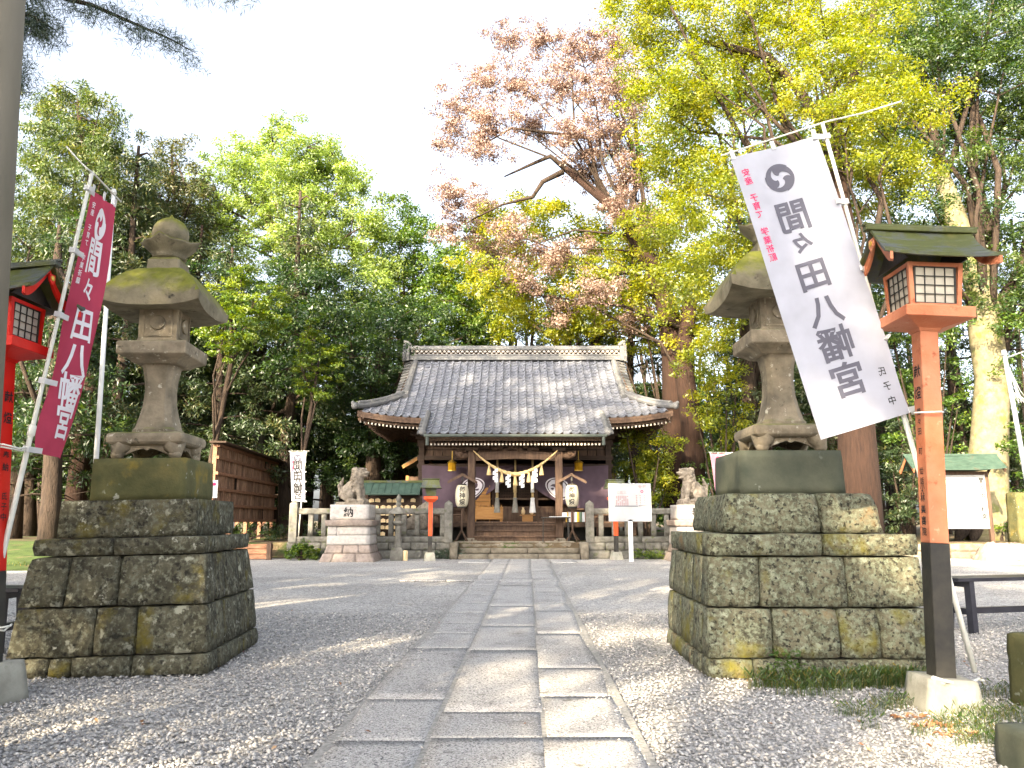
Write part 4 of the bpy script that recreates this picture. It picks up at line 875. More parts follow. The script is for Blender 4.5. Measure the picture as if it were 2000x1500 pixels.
    for sx in (-1, 1):
        for i in range(19):
            x = sx * (2.75 + i * 2.15 / 18); z = kz(x, YE) - .30; r_ = link('rafter', rme2, t, loc=(x, 2.2, z)); link('rafter_end', eme, r_)
        for i in range(24):
            y = 2.35 + i * 7.3 / 23; c = abs((y - YR) / (YR - YE)); z = zf(YE) + .24 * (.35 + .65 * c ** 3) - .32
            dy_ = min(y - YE, 2 * YR - YE - y); xi = max(3.1, XG + (YG - YE - dy_) / (YG - YE) * (XE - XG) - .05) if dy_ < YG - YE else 3.1; xi = min(xi, 4.7); l_ = MB(); l_.bar((sx * 4.8, y, z), (sx * xi, y, z + .5 * (4.8 - xi) / 1.7), .055, .07, up=(0, 0, 1)); l_.build('rafter', M['woodl'], t)
        hr = MB(); hr.bar((sx * 4.92, 2.06, 4.28), (sx * 3.2, 3.5, 4.45), .14, .2); hr.bar((sx * 4.75, 2.2, 4.14), (sx * 3.2, 3.5, 4.30), .12, .16); hr.build('hip_rafter', M['woodl'], t)
    # ---- body: veranda, floor, walls, pillars
    fl = 1.02; yb = 3.6; hw = 3.1
    for i in range(17):
        x = -3.84 + i * .48; b = MB(); b.box((x, 2.95, fl), (.47, 1.3, .05)); b.build('veranda_board', M['woodl'], t)
    ub = MB(); ub.box((0, 2.36, fl - .09), (7.7, .1, .12)); ub.build('veranda_beam', M['wood'], t)
    for x in (-3.7, -2.6, -1.45, 1.45, 2.6, 3.7):
        p = MB(); p.box((x, 2.4, .68), (.13, .13, .46)); p.build('veranda_post', M['wood'], t)
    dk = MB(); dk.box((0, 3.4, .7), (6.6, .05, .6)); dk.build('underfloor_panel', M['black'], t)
    for s in range(3):
        b = MB(); y0 = 1.32 + s * .33; b.box((0, y0 + .19, TZ + .17 * (s + 1) - .02), (2.5, .38, .045)); b.build('wooden_step', M['woodl'], t, bevel=.004)
        r_ = MB(); r_.box((0, y0 + .06, TZ + .17 * (s + .5) - .03), (2.44, .03, .14)); r_.build('step_riser', M['woodl'], t)
    for sx in (-1, 1):
        st = MB(); st.prism([(1.25, TZ), (2.4, TZ), (2.4, fl), (2.2, fl)], (sx * 1.27, 0, 0), (0, 1, 0), (0, 0, 1), (sx * .05, 0, 0)); st.build('step_stringer', M['woodl'], t)
    for sx in (-1, 1):
        p = MB(); p.box((sx * 1.33, 1.55, 1.86), (.225, .225, 2.66)); p.build('porch_pillar', M['woodl'], t, bevel=.02)
        b = MB(); b.frust([(.19, .40), (.19, .50), (.15, .56)], (sx * 1.33, 1.55, 0)); b.build('pillar_base', M['step'], t, bevel=.01)
        k = MB(); k.box((sx * 1.33, 1.55, 3.22), (.36, .36, .12), taper=1.25); k.box((sx * 1.33, 1.55, 3.33), (.95, .16, .12), taper=1.1); 
        for dx in (-.38, 0, .38): k.box((sx * 1.33 + dx, 1.55, 3.42), (.17, .2, .1), taper=1.15)
        k.build('bracket_block', M['wood'], t, bevel=.01)
        # carved beam nose
        n_ = MB(); n_.tube([(sx * 1.43, 1.55, 3.05), (sx * 1.62, 1.52, 3.02), (sx * 1.78, 1.48, 3.08), (sx * 1.84, 1.45, 3.18)], [.10, .12, .10, .04], 8); n_.ell((sx * 1.66, 1.44, 3.08), (.09, .08, .08), 8, 6); n_.build('carved_beam_end', M['woodl'], t, smooth=True)
        # curved tie beams to body
        tb_ = MB(); tb_.tube([(sx * 1.33, 1.6, 3.0), (sx * 1.33, 2.3, 3.2), (sx * 1.33, 3.1, 3.25), (sx * 1.33, 3.6, 3.1)], [.1, .12, .12, .1], 8); tb_.build('curved_tie_beam', M['wood'], t)
    rb_ = MB(); pts = [(x, 1.55, 2.98 + .07 * math.cos(x / 1.33 * math.pi / 2)) for x in np.linspace(-1.25, 1.25, 13)]
    for a, b in zip(pts, pts[1:]): rb_.bar(a, b, .16, .24)
    rb_.build('rainbow_beam', M['woodl'], t)
    pb_ = MB(); pb_.box((0, 1.55, 3.49), (5.2, .16, .12)); pb_.build('porch_purlin', M['wood'], t)
    cv = MB(); 
    for i in range(9):
        x = -.62 + i * .155; cv.ell((x, 1.5, 3.26 + .05 * math.sin(i * 2.3)), (.11, .06, .07 + .02 * (i % 2)), 8, 6)
    cv.build('carved_panel', M['woodl'], t, smooth=True)
    # main pillars and wall
    for x in (-hw, -1.45, 1.45, hw):
        p = MB(); p.box((x, yb, 2.25), (.2, .2, 3.6)); p.build('pillar', M['wood'], t, bevel=.015)
        k = MB(); k.box((x, yb - .05, 3.78), (.34, .36, .11), taper=1.25); k.box((x, yb - .2, 3.9), (.75, .14, .12)); k.box((x, yb - .45, 3.98), (.14, .9, .12)); k.box((x, yb - .75, 4.05), (.6, .13, .1)); k.build('bracket_block', M['wood'], t, bevel=.01)
    for z, h in ((3.62, .2), (3.12, .14), (2.86, .12), (4.12, .14)):
        b = MB(); b.box((0, yb - .01 if z < 4 else yb - .7, z), (6.5 if z < 4 else 7.6, .16, h)); b.build('tie_beam', M['wood'], t)
    for x0, x1 in ((-hw, -1.45), (1.45, hw), (-1.45, 1.45)):
        n = 5
        for i in range(n):
            w_ = (x1 - x0 - .2) / n; b = MB(); b.box((x0 + .1 + (i + .5) * w_, yb + .03, 3.36), (w_ - .02, .04, .34)); b.build('wall_panel', M['woodl'], t)
    # lattice doors and side walls behind the curtain
    for x0, x1 in ((-hw + .1, -1.55), (1.55, hw - .1)):
        for i in range(6):
            w_ = (x1 - x0) / 6; b = MB(); b.box((x0 + (i + .5) * w_, yb + .06, 1.95), (w_ - .015, .04, 1.8)); b.build('wall_board', M['woodl'], t)
    for i in range(4):
        x0 = -1.4 + i * .7; d = MB()
        for a in (0, 1): d.box((x0 + .03 + a * .64, yb + .12, 1.95), (.06, .05, 1.8))
        for z in (1.08, 1.5, 1.78, 2.3, 2.82): d.box((x0 + .35, yb + .12, z), (.58, .045, .06))
        d.box((x0 + .35, yb + .14, 1.28), (.58, .02, .4)); dd = d.build('lattice_door', M['woodl'], t)
        lt = MB()
        for k in range(1, 7): lt.box((x0 + .06 + k * .083, yb + .13, 2.3), (.028, .02, 1.0))
        for k in range(1, 11): lt.box((x0 + .35, yb + .135, 1.8 + k * .092), (.58, .02, .028))
        link('door_lattice', lt.mesh('door_lattice', M['wood']), dd)
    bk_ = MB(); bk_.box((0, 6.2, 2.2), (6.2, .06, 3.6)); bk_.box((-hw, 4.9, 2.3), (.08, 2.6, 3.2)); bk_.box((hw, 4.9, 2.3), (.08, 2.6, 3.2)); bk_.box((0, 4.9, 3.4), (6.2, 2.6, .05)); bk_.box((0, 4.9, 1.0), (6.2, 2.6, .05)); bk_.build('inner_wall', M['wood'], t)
    # side veranda railings
    for sx in (-1, 1):
        for z in (1.25, 1.42):
            r_ = MB(); r_.tube([(sx * 1.6, 2.4, z), (sx * 3.85, 2.4, z)], .028, 8); r_.build('veranda_rail', M['woodl'], t)
        for x in (1.62, 2.35, 3.1, 3.8):
            p = MB(); p.box((sx * x, 2.4, 1.25), (.07, .07, .42)); p.build('rail_post', M['woodl'], t)
    # purple curtain drawn up in the middle
    for sx in (-1, 1):
        def cf(u, v):
            x = u * 3.02; top = 2.86 - .05 * math.sin(u * math.pi); hem = 1.42 + (1 - u) ** 2.6 * 1.25
            z = top + (hem - top) * v; fold = .045 * math.sin((x * 3.5 + (1 - v) * 4 * (1 - u)) * 2.2) * (.3 + v) + .03 * math.sin(v * 9 + u * 6) * (1 - u)
            return Vector((sx * (.04 + x * (1 - .02 * v)), 3.28 + fold + .1 * (1 - u) * v, z))
        c = MB(); c.grid(cf, 44, 18); co = c.build('curtain', M['purple'], t, smooth=True)
        ring = MB(); cx, cz, rr = .52, .42, 1
        def cm(a, b): p = cf(a, b); return p + Vector((0, -.012, 0))
        # pale crest disc with three commas cut through: built as three comma shapes
        crest(0, 0, .34, lambda a, b: cm(.455 + sx * a / 3.02, .62 - b / 1.35), M['inkw'], co)
        rg_ = MB(); n = 32
        for i in range(n):
            a0, a1 = 2 * math.pi * i / n, 2 * math.pi * (i + 1) / n
            rg_.add([cm(.455 + r * math.cos(a) / 3.02, .62 - r * math.sin(a) / 1.35) for r, a in ((.37, a0), (.41, a0), (.41, a1), (.37, a1))], [(0, 1, 2, 3)])
        link('crest_ring', rg_.mesh('crest_ring', M['inkw'], fixn=False), co)
    return t
sh = shrine()
TH = lambda *a: Vector((X0 + a[0], YS + a[1], a[2]))
# ---- things hung on or standing at the hall
def shimenawa():
    t = thing('straw_rope', 'thick twisted straw rope sagging between the porch pillars, hung with tassels and paper streamers', 'sacred rope', TH(0, 1.32, 2.45))
    cur = lambda s: Vector((s * 1.28, 0, .72 * abs(s) ** 1.75 + .0))
    for k in range(3):
        pts = []; rad = []
        for i in range(61):
            s = -1 + i / 30; q = 1 - .72 * abs(s) ** 1.2; a = i * .55 + k * 2.094; pts.append(cur(s) + Vector((0, math.cos(a), math.sin(a))) * .032 * q); rad.append(.04 * q)
        b = MB(); b.tube(pts, rad, 7); b.build('strand', M['straw'], t, smooth=True)
    for s in (-.62, -.32, 0, .32, .62):
        p = cur(s); b = MB(); b.lathe([(.01, -.02), (.025, -.06), (.03, -.10), (.055, -.2), (.075, -.33), (.07, -.34)], 12, p + Vector((0, 0, .0))); b.tube([p + Vector((-.03, 0, -.07)), p + Vector((.03, 0, -.07))], .02, 6); b.build('straw_tassel', M['straw'], t)
    for s in (-.47, -.17, .15, .46):
        p = cur(s) + Vector((0, -.05, -.03)); b = MB()
        for i in range(5):
            x = (-.028 if i % 2 else .028); b.prism([(-.05, 0), (.05, .02), (.05, -.09), (-.05, -.11)], p + Vector((x, -.008 * i, -.075 * i)), (1, 0, 0), (0, 0, 1), (0, -.003, 0))
        b.build('paper_streamer', M['shide'], t)
shimenawa()
for i, (px, lb) in enumerate(((971, 'thick pale bell rope nearest the left porch pillar'), (1006, 'middle bell rope hanging at the centre of the hall'), (1040, 'thick pale bell rope nearest the right porch pillar'))):
    x = W(px, 950, 24.3).x; t = thing('bell_rope', lb, 'bell rope', (x, 24.3, 1.32), 0, 'bell ropes in front of the hall doors')
    b = MB(); b.tube([(0, 0, 1.75), (.01, 0, 1.2), (0, 0, .85), (0, 0, .45)], [.03, .035, .038, .045], 8); b.build('rope', M['straw'] if i != 0 else M['straw'], t, smooth=True)
    b = MB(); b.tube([(0, 0, 1.15), (0, 0, .62)], [.045, .06], 8); b.build('cloth_wrap', M['wcloth'] if i != 1 else M['straw'], t, smooth=True)
    b = MB(); b.lathe([(.045, .46), (.07, .44), (.06, .40), (.08, .2), (.105, 0), (.09, -.005)], 12); b.build('tassel', M['wcloth'] if i == 2 else M['fence'], t)
    b = MB(); b.ell((0, 0, 1.80), .085, 12, 8); b.build('bell', M['gold'], t, smooth=True)
for sx, px, lb in ((-1, 883, 'small amber hanging lantern left of the porch'), (1, 1130, 'small amber hanging lantern right of the porch')):
    p = W(px, 911, 24.9); t = thing('hanging_lantern', lb, 'hanging lantern', p, 0, 'amber hanging lanterns')
    b = MB(); b.tube([(0, 0, -.12), (0, 0, .12)], .13, 8); b.build('glass_shade', M['amber'], t)
    b = MB(); b.lathe([(.15, .12), (.16, .13), (.05, .2), (.02, .22)], 8); b.lathe([(.14, -.15), (.14, -.12)], 8); b.tube([(0, 0, .2), (0, 0, .5)], .012, 6); b.build('metal_frame', M['gold'], t)
def offer():
    p = W(963, 1000, 25.15); t = thing('offertory_box', 'honey-coloured wooden box under the left bell rope, in the hall doorway', 'offertory box', (p.x - .15, 24.9, 1.045))
    b = MB(); b.box((0, 0, .26), (.95, .42, .4)); b.build('box_body', M['honey'], t, bevel=.01)
    for i in range(7): s = MB(); s.bar((-.42 + i * .14, -.2, .5), (-.42 + i * .14, .2, .47), .035, .035); s.build('top_slat', M['honey'], t)
    for x in (-.42, .42): f = MB(); f.box((x, 0, .03), (.08, .46, .06)); f.build('foot', M['honey'], t)
    q = W(1030, 1000, 25.3); t = thing('offering_stand', 'low honey-wood offering stand with two pale vases, between the middle and right bell ropes', 'offering stand', (q.x, 25.1, 1.045))
    b = MB(); b.box((0, 0, .2), (.5, .3, .03)); b.box((0, 0, .09), (.34, .2, .18)); b.build('stand_body', M['honey'], t)
    for x in (-.14, .14): v = MB(); v.lathe([(.03, .215), (.06, .26), (.065, .34), (.03, .4), (.04, .44)], 12, (x, 0, 0)); v.build('vase', M['ema'], t, smooth=True)
    r_ = W(940, 975, 25.3); t = thing('sunlit_wall_slats', 'honey-coloured slats standing in for sunlight on wall boards, inside the left of the doorway', 'sunlight slats', (r_.x - .05, 25.35, 1.045), R(12))  # added slats: sunlight on the wall boards is put into their honey colour
    for i in range(9): s = MB(); s.box((0, 0, .12 + i * .115), (.62, .025, .105)); s.build('slat', M['honey'], t, bevel=.006)
    for x in (-.33, .33): s = MB(); s.box((x, 0, .58), (.04, .04, 1.16)); s.build('upright', M['honey'], t)
offer()
def standlantern(px, label, rz):
    x = W(px, 1000, 23.15).x; t = thing('standing_paper_lantern', label, 'paper lantern', (x, 23.15, TZ + .01), rz, 'paper lanterns on stands')
    body = MB(); pr = []
    for i in range(25):
        q = i / 24; z = 1.02 + q * .64; r = .125 + .075 * math.sin(math.pi * q) ** .45 + (.004 if i % 2 else 0); pr.append((r, z))
    body.lathe(pr, 28); bo = body.build('paper_shade', M['paper'], t, smooth=True)
    for z in (1.01, 1.67): c = MB(); c.lathe([(.13, z - .025), (.135, z), (.12, z + .025)], 20); c.build('rim', M['black'], t)
    def fn(u, v):
        q = min(1, max(0, (v - 1.02) / .64)); r = .132 + .075 * math.sin(math.pi * q) ** .45; a = u / .2; return Vector((r * math.sin(a), -r * math.cos(a), v))
    mb = MB()
    for i, c in enumerate('御神燈'):
        vv, ff = glyph(c, .02)
        if vv: mb.add([fn(xx * .19, 1.53 - i * .185 + yy * .18) for xx, yy in vv], ff)
    link('lettering', mb.mesh('lettering', M['inkb'], fixn=False), bo)
    b = MB(); b.tube([(0, 0, .25), (0, 0, 1.0)], .028, 8); b.build('stand_pole', M['woodl'], t)
    for k in range(4):
        a = k * math.pi / 2 + .6; l_ = MB(); l_.bar((0, 0, .34), (.24 * math.cos(a), .24 * math.sin(a), 0), .03); l_.build('leg', M['woodl'], t)
    b = MB(); b.bar((0, .1, .8), (0, .1, 1.95), .03); b.bar((0, .1, 1.0), (0, 0, .98), .03); b.build('back_post', M['woodl'], t)
    for s in (-1, 1): r_ = MB(); r_.bar((0, 0, 1.98), (s * .42, 0, 1.76), .36, .045, up=(0, 0, 1)); r_.bar((0, -.19, 1.955), (s * .44, -.19, 1.72), .03, .06); r_.build('roof_board', M['woodl'], t)
    b = MB(); b.bar((0, -.19, 1.985), (0, .19, 1.985), .06, .05); b.build('ridge_board', M['woodl'], t)
    b = MB(); b.bar((0, -.15, 1.9), (0, -.15, 1.78), .05, .03); b.bar((0, 0, 1.7), (0, 0, 1.93), .012); b.build('hook', M['black'], t)
standlantern(902, 'white paper lantern on a wooden stand at the left of the porch', R(6)); standlantern(1118, 'white paper lantern on a wooden stand at the right of the porch', R(-8))
# small table with papers, striped cloth
p = W(1086, 1014, 23.0); t = thing('folding_table', 'small dark table with papers in front of the right porch pillar', 'table', (p.x, 23.2, TZ + .01))
b = MB(); b.box((0, 0, .70), (.85, .4, .03)); b.build('tabletop', M['black'], t, bevel=.004)
for x in (-.38, .38):
    for y in (-.16, .16): l_ = MB(); l_.bar((x, y, 0), (x * .96, y, .69), .025); l_.build('leg', M['black'], t)
for i in range(3): q = MB(); q.box((p.x - .1 + i * .2, 23.15, TZ + .735 + i * .002), (.18, .25, .012), rot=.2 * i); tag(q.build('paper_pad', M['white']), ['sheet of paper at the left end of the small dark table', 'sheet of paper in the middle of the small dark table', 'sheet of paper at the right end of the small dark table'][i], 'paper', 'papers on the small table')
q = MB(); q.box((p.x + .27, 23.25, TZ + .80), (.14, .1, .12)); tag(q.build('paper_box', M['white'], bevel=.004), 'small white box standing on the dark table', 'box')
t = thing('striped_cloth', 'yellow, white and red striped cloth on the veranda right of the porch', 'cloth', TH(1.55, 2.3, 1.05))
for i in range(9):
    m = (M['gold'], M['white'], M['verm2'], M['white'], M['gold'], M['copper'], M['white'], M['verm2'], M['gold'])[i]
    b = MB(); b.grid(lambda u, v: (.02 + i * .085 + u * .083, -.04 + .01 * math.sin((i + u) * 4), .28 - v * .3), 3, 3, th=(0, .006, 0)); b.build('stripe', m, t)
# ---- stone steps
def steps():
    t = thing('stone_steps', 'three broad worn stone steps leading up to the hall', 'steps', (.2, YS, 0))
    for s in range(3):
        y = .02 + s * .30; z0 = s * .15; x = -1.72
        js = [-1.72, random.uniform(-.9, -.5), random.uniform(.2, .6), 1.72]
        for a, b in zip(js, js[1:]): link('step_stone', rblock(box8(a + .003, b - .003, y, y + .42, z0 - (.02 if s == 0 else 0), z0 + .147), M['step'], s + a, .006, 8, 4, 3, .015), t)
    for sx in (-1, 1): link('cheek_stone', rblock(box8(sx * 1.84 - .11, sx * 1.84 + .11, -.02, .95, -.02, .47), M['step'], sx + 5, .006, 3, 8, 4, .02), t)
    return t
steps()
for i in range(4):
    link_ = link('terrace_kerb', rblock(box8(-1.66 + i * .87, -.80 + i * .87, 22.62, 22.95, .3, .485), M['step'], i, .005, 6, 4, 2, .012)); link_['kind'] = 'structure'
# ---- retaining wall and stone fence
def wall(x0, x1, label):
    t = thing('retaining_wall', label, 'stone wall', (x0, 22.42, 0)); 
    for r_, (z0, z1) in enumerate(((-.02, .24), (.24, .46))):
        x = 0
        while x < x1 - x0 - .05:
            w = min(random.uniform(.45, .8), x1 - x0 - x)
            if x1 - x0 - x - w < .25: w = x1 - x0 - x
            link('wall_stone', rblock(box8(x + .004, x + w - .004, .0, .22, z0 + .003, z1 - .003), M['fence'], x + r_ * 9, .012, 7, 3, 3, .025), t); x += w
    return t
wall(-6.45, -1.76, 'low rough stone wall carrying the stone fence left of the steps'); wall(2.16, 6.4, 'low rough stone wall carrying the stone fence right of the steps')
def fence(x0, x1, label, xs, big):
    t = thing('stone_fence', label, 'stone fence', (x0, 22.53, .455))
    def blk(nm, a, b, y0, y1, z0, z1, sd=0, n=(4, 3, 4)): link(nm, rblock(box8(a, b, y0, y1, z0, z1), M['fence'], sd + a, .003, *n, .008), t)
    L_ = x1 - x0
    k = 0
    while k < L_ - .01: e = min(L_, k + 1.6); blk('base_beam', k + .003, e - .003, -.11, .11, 0, .17, 1, (9, 3, 3)); k = e
    k = 0
    while k < L_ - .01: e = min(L_, k + 1.75); blk('top_rail', k + .003, e - .003, -.085, .085, .80, .97, 2, (10, 3, 3)); k = e
    for x in xs: blk('baluster', x - .07, x + .07, -.065, .065, .171, .799, 3)
    for x in big:
        b = MB(); b.frust([(.115, 0), (.115, 1.08), (.10, 1.12), (.0, 1.2)], (x, -.03, .0)); b.build('post', M['fence'], t, bevel=.006)
fence(-6.35, -1.72, 'grey stone balustrade left of the steps, running behind the lion pedestal', [.55, .93, 1.31, 1.69, 2.1, 2.48, 2.86, 3.24, 3.62, 4.0, 4.35], [.06, 4.52])
fence(2.12, 6.3, 'grey stone balustrade right of the steps, behind the white sign board', [.45, .83, 1.2, 1.58, 1.96, 2.34, 2.72, 3.1, 3.5, 3.9], [.12])
# ---- guardian lions
def lion_mesh(openm):
    mb = MB(); Rz = lambda a, ax='Y': Matrix.Rotation(R(a), 3, ax)
    mb.ell((-.16, 0, .33), (.25, .20, .25), 16, 12, Rz(-18)); mb.ell((.06, 0, .50), (.19, .175, .30), 16, 12, Rz(20)); mb.ell((-.05, 0, .44), (.24, .17, .22), 14, 10, Rz(35))
    for s in (-1, 1):
        mb.tube([(.12, s * .10, .56), (.20, s * .12, .36), (.215, s * .12, .20), (.21, s * .12, .12)], [.10, .075, .062, .07], 12); mb.ell((.26, s * .12, .125), (.11, .07, .055), 12, 8)
        for k in (-1, 0, 1): mb.ell((.345, s * .12 + k * .037, .115), (.035, .024, .035), 8, 6)
        mb.ell((-.12, s * .17, .27), (.19, .09, .17), 14, 10, Rz(-20)); mb.ell((.02, s * .20, .12), (.15, .065, .055), 12, 8)
        for k in (-1, 0, 1): mb.ell((.14, s * .20 + k * .03, .11), (.035, .02, .032), 8, 6)
        for k in range(4): mb.ell((-.02 + k * .03, s * (.155), .60 - k * .075), (.05, .04, .045), 8, 6)
        mb.ell((.30, s * .075, .93), (.035, .03, .028), 8, 6)                               # eye
        mb.tube([(.33, s * .03, .955), (.30, s * .09, .985), (.24, s * .14, .96)], [.03, .032, .02], 8)   # brow
        mb.ell((.12, s * .165, .94), (.06, .03, .075), 8, 6, Rz(-25))                      # ear
    mb.ell((.18, 0, .86), (.17, .165, .16), 16, 12); mb.ell((.11, 0, .74), (.17, .175, .17), 14, 10)
    mb.ell((.33, 0, .865), (.10, .105, .06), 14, 10, Rz(-6)); mb.ell((.425, 0, .885), (.03, .05, .03), 10, 6)
    zj = .755 if openm else .795
    mb.ell((.29, 0, zj), (.11, .09, .042), 14, 8, Rz(14 if openm else 3))
    for k in range(14):      # curls of the mane
        a = R(-20 + k * 17); r = .18
        for s in (-1, 1): mb.ell((.08 - .05 * math.sin(k), s * (.10 + .07 * abs(math.sin(k * 1.3))), .99 - k * .035), (.052, .05, .048), 8, 6)
    for k in range(6): mb.ell((-.02 - k * .012, 0, .97 - k * .075), (.065, .09, .06), 8, 6)
    for k, (dx, dz, r) in enumerate(((0, 0, .12), (-.04, .1, .11), (-.05, .2, .1), (-.03, .3, .085), (.0, .38, .06), (.02, .44, .035))): mb.ell((-.36 + dx, 0, .28 + dz), (r * .62, r * .95, r), 10, 8)
    for s in (-1, 1):
        for k in range(3): mb.ell((-.40 - .015 * k, s * .07, .3 + k * .11), (.04, .045, .065), 8, 6)
    mb.box((-.03, 0, .035), (.82, .46, .09))
    me = mb.mesh('lion_body', M['koma']); o = link('tmp', me); m = o.modifiers.new('r', 'REMESH'); m.mode = 'VOXEL'; m.voxel_size = .016
    dg = bpy.context.evaluated_depsgraph_get(); r_ = bpy.data.meshes.new_from_object(o.evaluated_get(dg)); bpy.data.objects.remove(o)
    for v in r_.vertices:
        q = noise.noise(v.co * 16) * .009 + noise.noise(v.co * 40) * .004; v.co += v.co.normalized() * q
    r_.polygons.foreach_set('use_smooth', [True] * len(r_.polygons)); r_.materials.clear(); r_.materials.append(M['koma']); return r_
def koma(x, y, face, char, label, plabel, openm):
    t = thing('lion_pedestal', plabel, 'pedestal', (x, y, 0), R(0), 'tall pedestals of the guardian lions')
    def blk(nm, w0, w1, z0, z1, m, split=None, ty=1.0, r_=.012):
        if split:
            for a, b in zip(split, split[1:]):
                c8 = [(a * w0, -w0 * ty, z0), (b * w0, -w0 * ty, z0), (b * w0, w0 * ty, z0), (a * w0, w0 * ty, z0), (a * w1, -w1 * ty, z1), (b * w1, -w1 * ty, z1), (b * w1, w1 * ty, z1), (a * w1, w1 * ty, z1)]
                link(nm, rblock([Vector(p) + Vector((.002 if a > -1 else 0, 0, 0)) for p in c8], M[m], a + z0 + x, .004, 6, 6, 4, r_), t)
        else:
            link(nm, rblock([(-w0, -w0 * ty, z0), (w0, -w0 * ty, z0), (w0, w0 * ty, z0), (-w0, w0 * ty, z0), (-w1, -w1 * ty, z1), (w1, -w1 * ty, z1), (w1, w1 * ty, z1), (-w1, w1 * ty, z1)], M[m], z0 + x, .004, 8, 8, 5, r_), t)
    blk('base_stone', .74, .64, -.03, .22, 'pink', (-1, -.55, .35, 1)); blk('base_stone', .62, .56, .223, .44, 'pink', (-1, -.2, .5, 1))
    blk('shaft_stone', .575, .565, .443, .69, 'pale'); blk('shaft_stone', .56, .555, .693, .93, 'pale', (-1, -.55, 1)); blk('cornice_stone', .61, .63, .933, 1.09, 'pink'); 
    blk('name_stone', .52, .52, 1.093, 1.50, 'pale', None, 1, .006)
    c = t.children[-1]
    lettering([(char, -.02, 1.30, .27, 1, 1, .02)], mapper((0, -.527, 0), (1, 0, 0), (0, 0, 1), .004), M['inkb'], c)
    l_ = link('guardian_lion', lion_mesh(openm), None, loc=(x, y, 1.497), scale=(1.0, 1.0, 1.0), rot=(0, 0, R(-14) if face > 0 else R(180 + 14))); 
    tag(l_, label, 'lion statue', 'stone guardian lions')
koma(W(698, 1000, 21.9).x, 21.35, 1, '納', 'carved stone lion seated facing right, mouth shut, on the left tall pedestal', 'tall pale stone pedestal lettered 納, left of the steps', False)
koma(W(1345, 1000, 21.9).x, 21.4, -1, '奉', 'carved stone lion seated facing left, mouth open, on the right tall pedestal', 'tall pale stone pedestal lettered 奉, partly behind the pale-lichened lantern base', True)
# ---- small stone lantern, small vermilion lamp posts
p = G(783, 1092); t = thing('small_stone_lantern', 'slender small stone lantern standing between the left lion pedestal and a small red lamp post', 'stone lantern', (p.x, 21.6, 0))
for nm_, pr, n_ in (('footing', [(.24, 0), (.24, .25), (.2, .32), (.15, .36)], 4), ('shaft', [(.13, .36), (.09, .5), (.075, .7), (.085, .93)], 12), ('platform', [(.09, .93), (.19, 1.0), (.19, 1.05), (.12, 1.07)], 6), ('light_box', [(.10, 1.07), (.10, 1.25), (.12, 1.27)], 6), ('roof', [(.12, 1.25), (.30, 1.26), (.28, 1.31), (.12, 1.42), (.06, 1.45)], 6), ('finial', [(.05, 1.45), (.085, 1.52), (.06, 1.58), (.085, 1.68), (.04, 1.76), (.01, 1.8)], 10)):
    b = MB(); b.lathe(pr, n_, phase=math.pi / 4 if n_ == 4 else 0); b.build(nm_, M['fence'], t, bevel=.004)
def smallpost(px, py, Y, label, m=None):
    p = W(px, 1000, Y); t = thing('lamp_post', label, 'lamp post', (p.x, Y, 0), R(5), 'small red lamp posts by the stone fence')
    b = MB(); b.frust([(.17, -.02), (.12, .22)]); b.build('footing_block', M['conc'], t)
    b = MB(); b.frust([(.055, .2), (.055, .66)]); b.build('black_foot', M['black'], t)
    b = MB(); b.frust([(.055, .66), (.055, 1.60)]); b.build('post', M['vermfar'], t)
    b = MB(); b.frust([(.09, 1.58), (.19, 1.66), (.19, 1.73)]); b.build('tray', M['vermfar'], t)
    b = MB(); b.frust([(.13, 1.73), (.16, 1.97)]); b.build('lamp_housing', M['dkroof'], t)
    b = MB(); b.frust([(.30, 1.96), (.26, 2.0), (.22, 2.18), (.24, 2.20), (.24, 2.22)]); b.build('roof', M['dkroof'], t)
smallpost(841, 1000, 21.5, 'small red lamp post left of the stone steps, in front of the fence'); smallpost(1202, 1000, 21.9, 'small red lamp post mostly hidden behind the white sign board')
# ---- big white sign
p = G(1240, 1092); t = thing('sign_board', 'large white notice board on a single white post, right of the steps', 'sign', (p.x - .30, 21.0, 0))
b = MB(); b.box((0, 0, .55), (.11, .08, 1.12)); b.build('post', M['white'], t, bevel=.005)
b = MB(); b.box((0, -.02, 1.56), (1.16, .04, 1.02)); bo = b.build('board', M['sign'], t, bevel=.012)
mp = mapper((0, -.042, 1.56), (1, 0, 0), (0, 0, 1), .004)
lettering([('令', .28, .42, .11), ('和', .40, .42, .11)] + [(c, -.33 + i * .10, .27, .10) for i, c in enumerate('七五三')], mp, M['inkp'], bo)
cir = MB(); n = 20
for i in range(n):
    a0, a1 = 2 * math.pi * i / n, 2 * math.pi * (i + 1) / n; cir.add([mp(.33 + r * math.cos(a), .29 + r * math.sin(a)) for r, a in ((.022, a0), (.04, a0), (.04, a1), (.022, a1))], [(0, 1, 2, 3)])
link('red_ring', cir.mesh('red_ring', M['inkr'], fixn=False), bo)
ln = MB()
for k in range(7):
    for j in range(7):
        if random.random() < .85: ln.add([mp(-.36 + k * .05 + dx, .16 - j * .038 + dz) for dx, dz in ((-.018, -.016), (.018, -.016), (.018, .016), (-.018, .016))], [(0, 1, 2, 3)])
for k in (.18, .28, .40):
    for j in range(6): ln.add([mp(k + dx, .18 - j * .045 + dz) for dx, dz in ((-.02, -.014), (.02, -.014), (.02, .014), (-.02, .014))], [(0, 1, 2, 3)])
link('text_rows', ln.mesh('text_rows', M['inkp'], fixn=False), bo)
b = MB(); b.box((-.1, -.046, -.10 + 1.56), (.62, .006, .02)); b.box((.38, -.046, -.09 + 1.56), (.30, .006, .02)); link('printed_line', b.mesh('printed_line', M['ink']), bo)
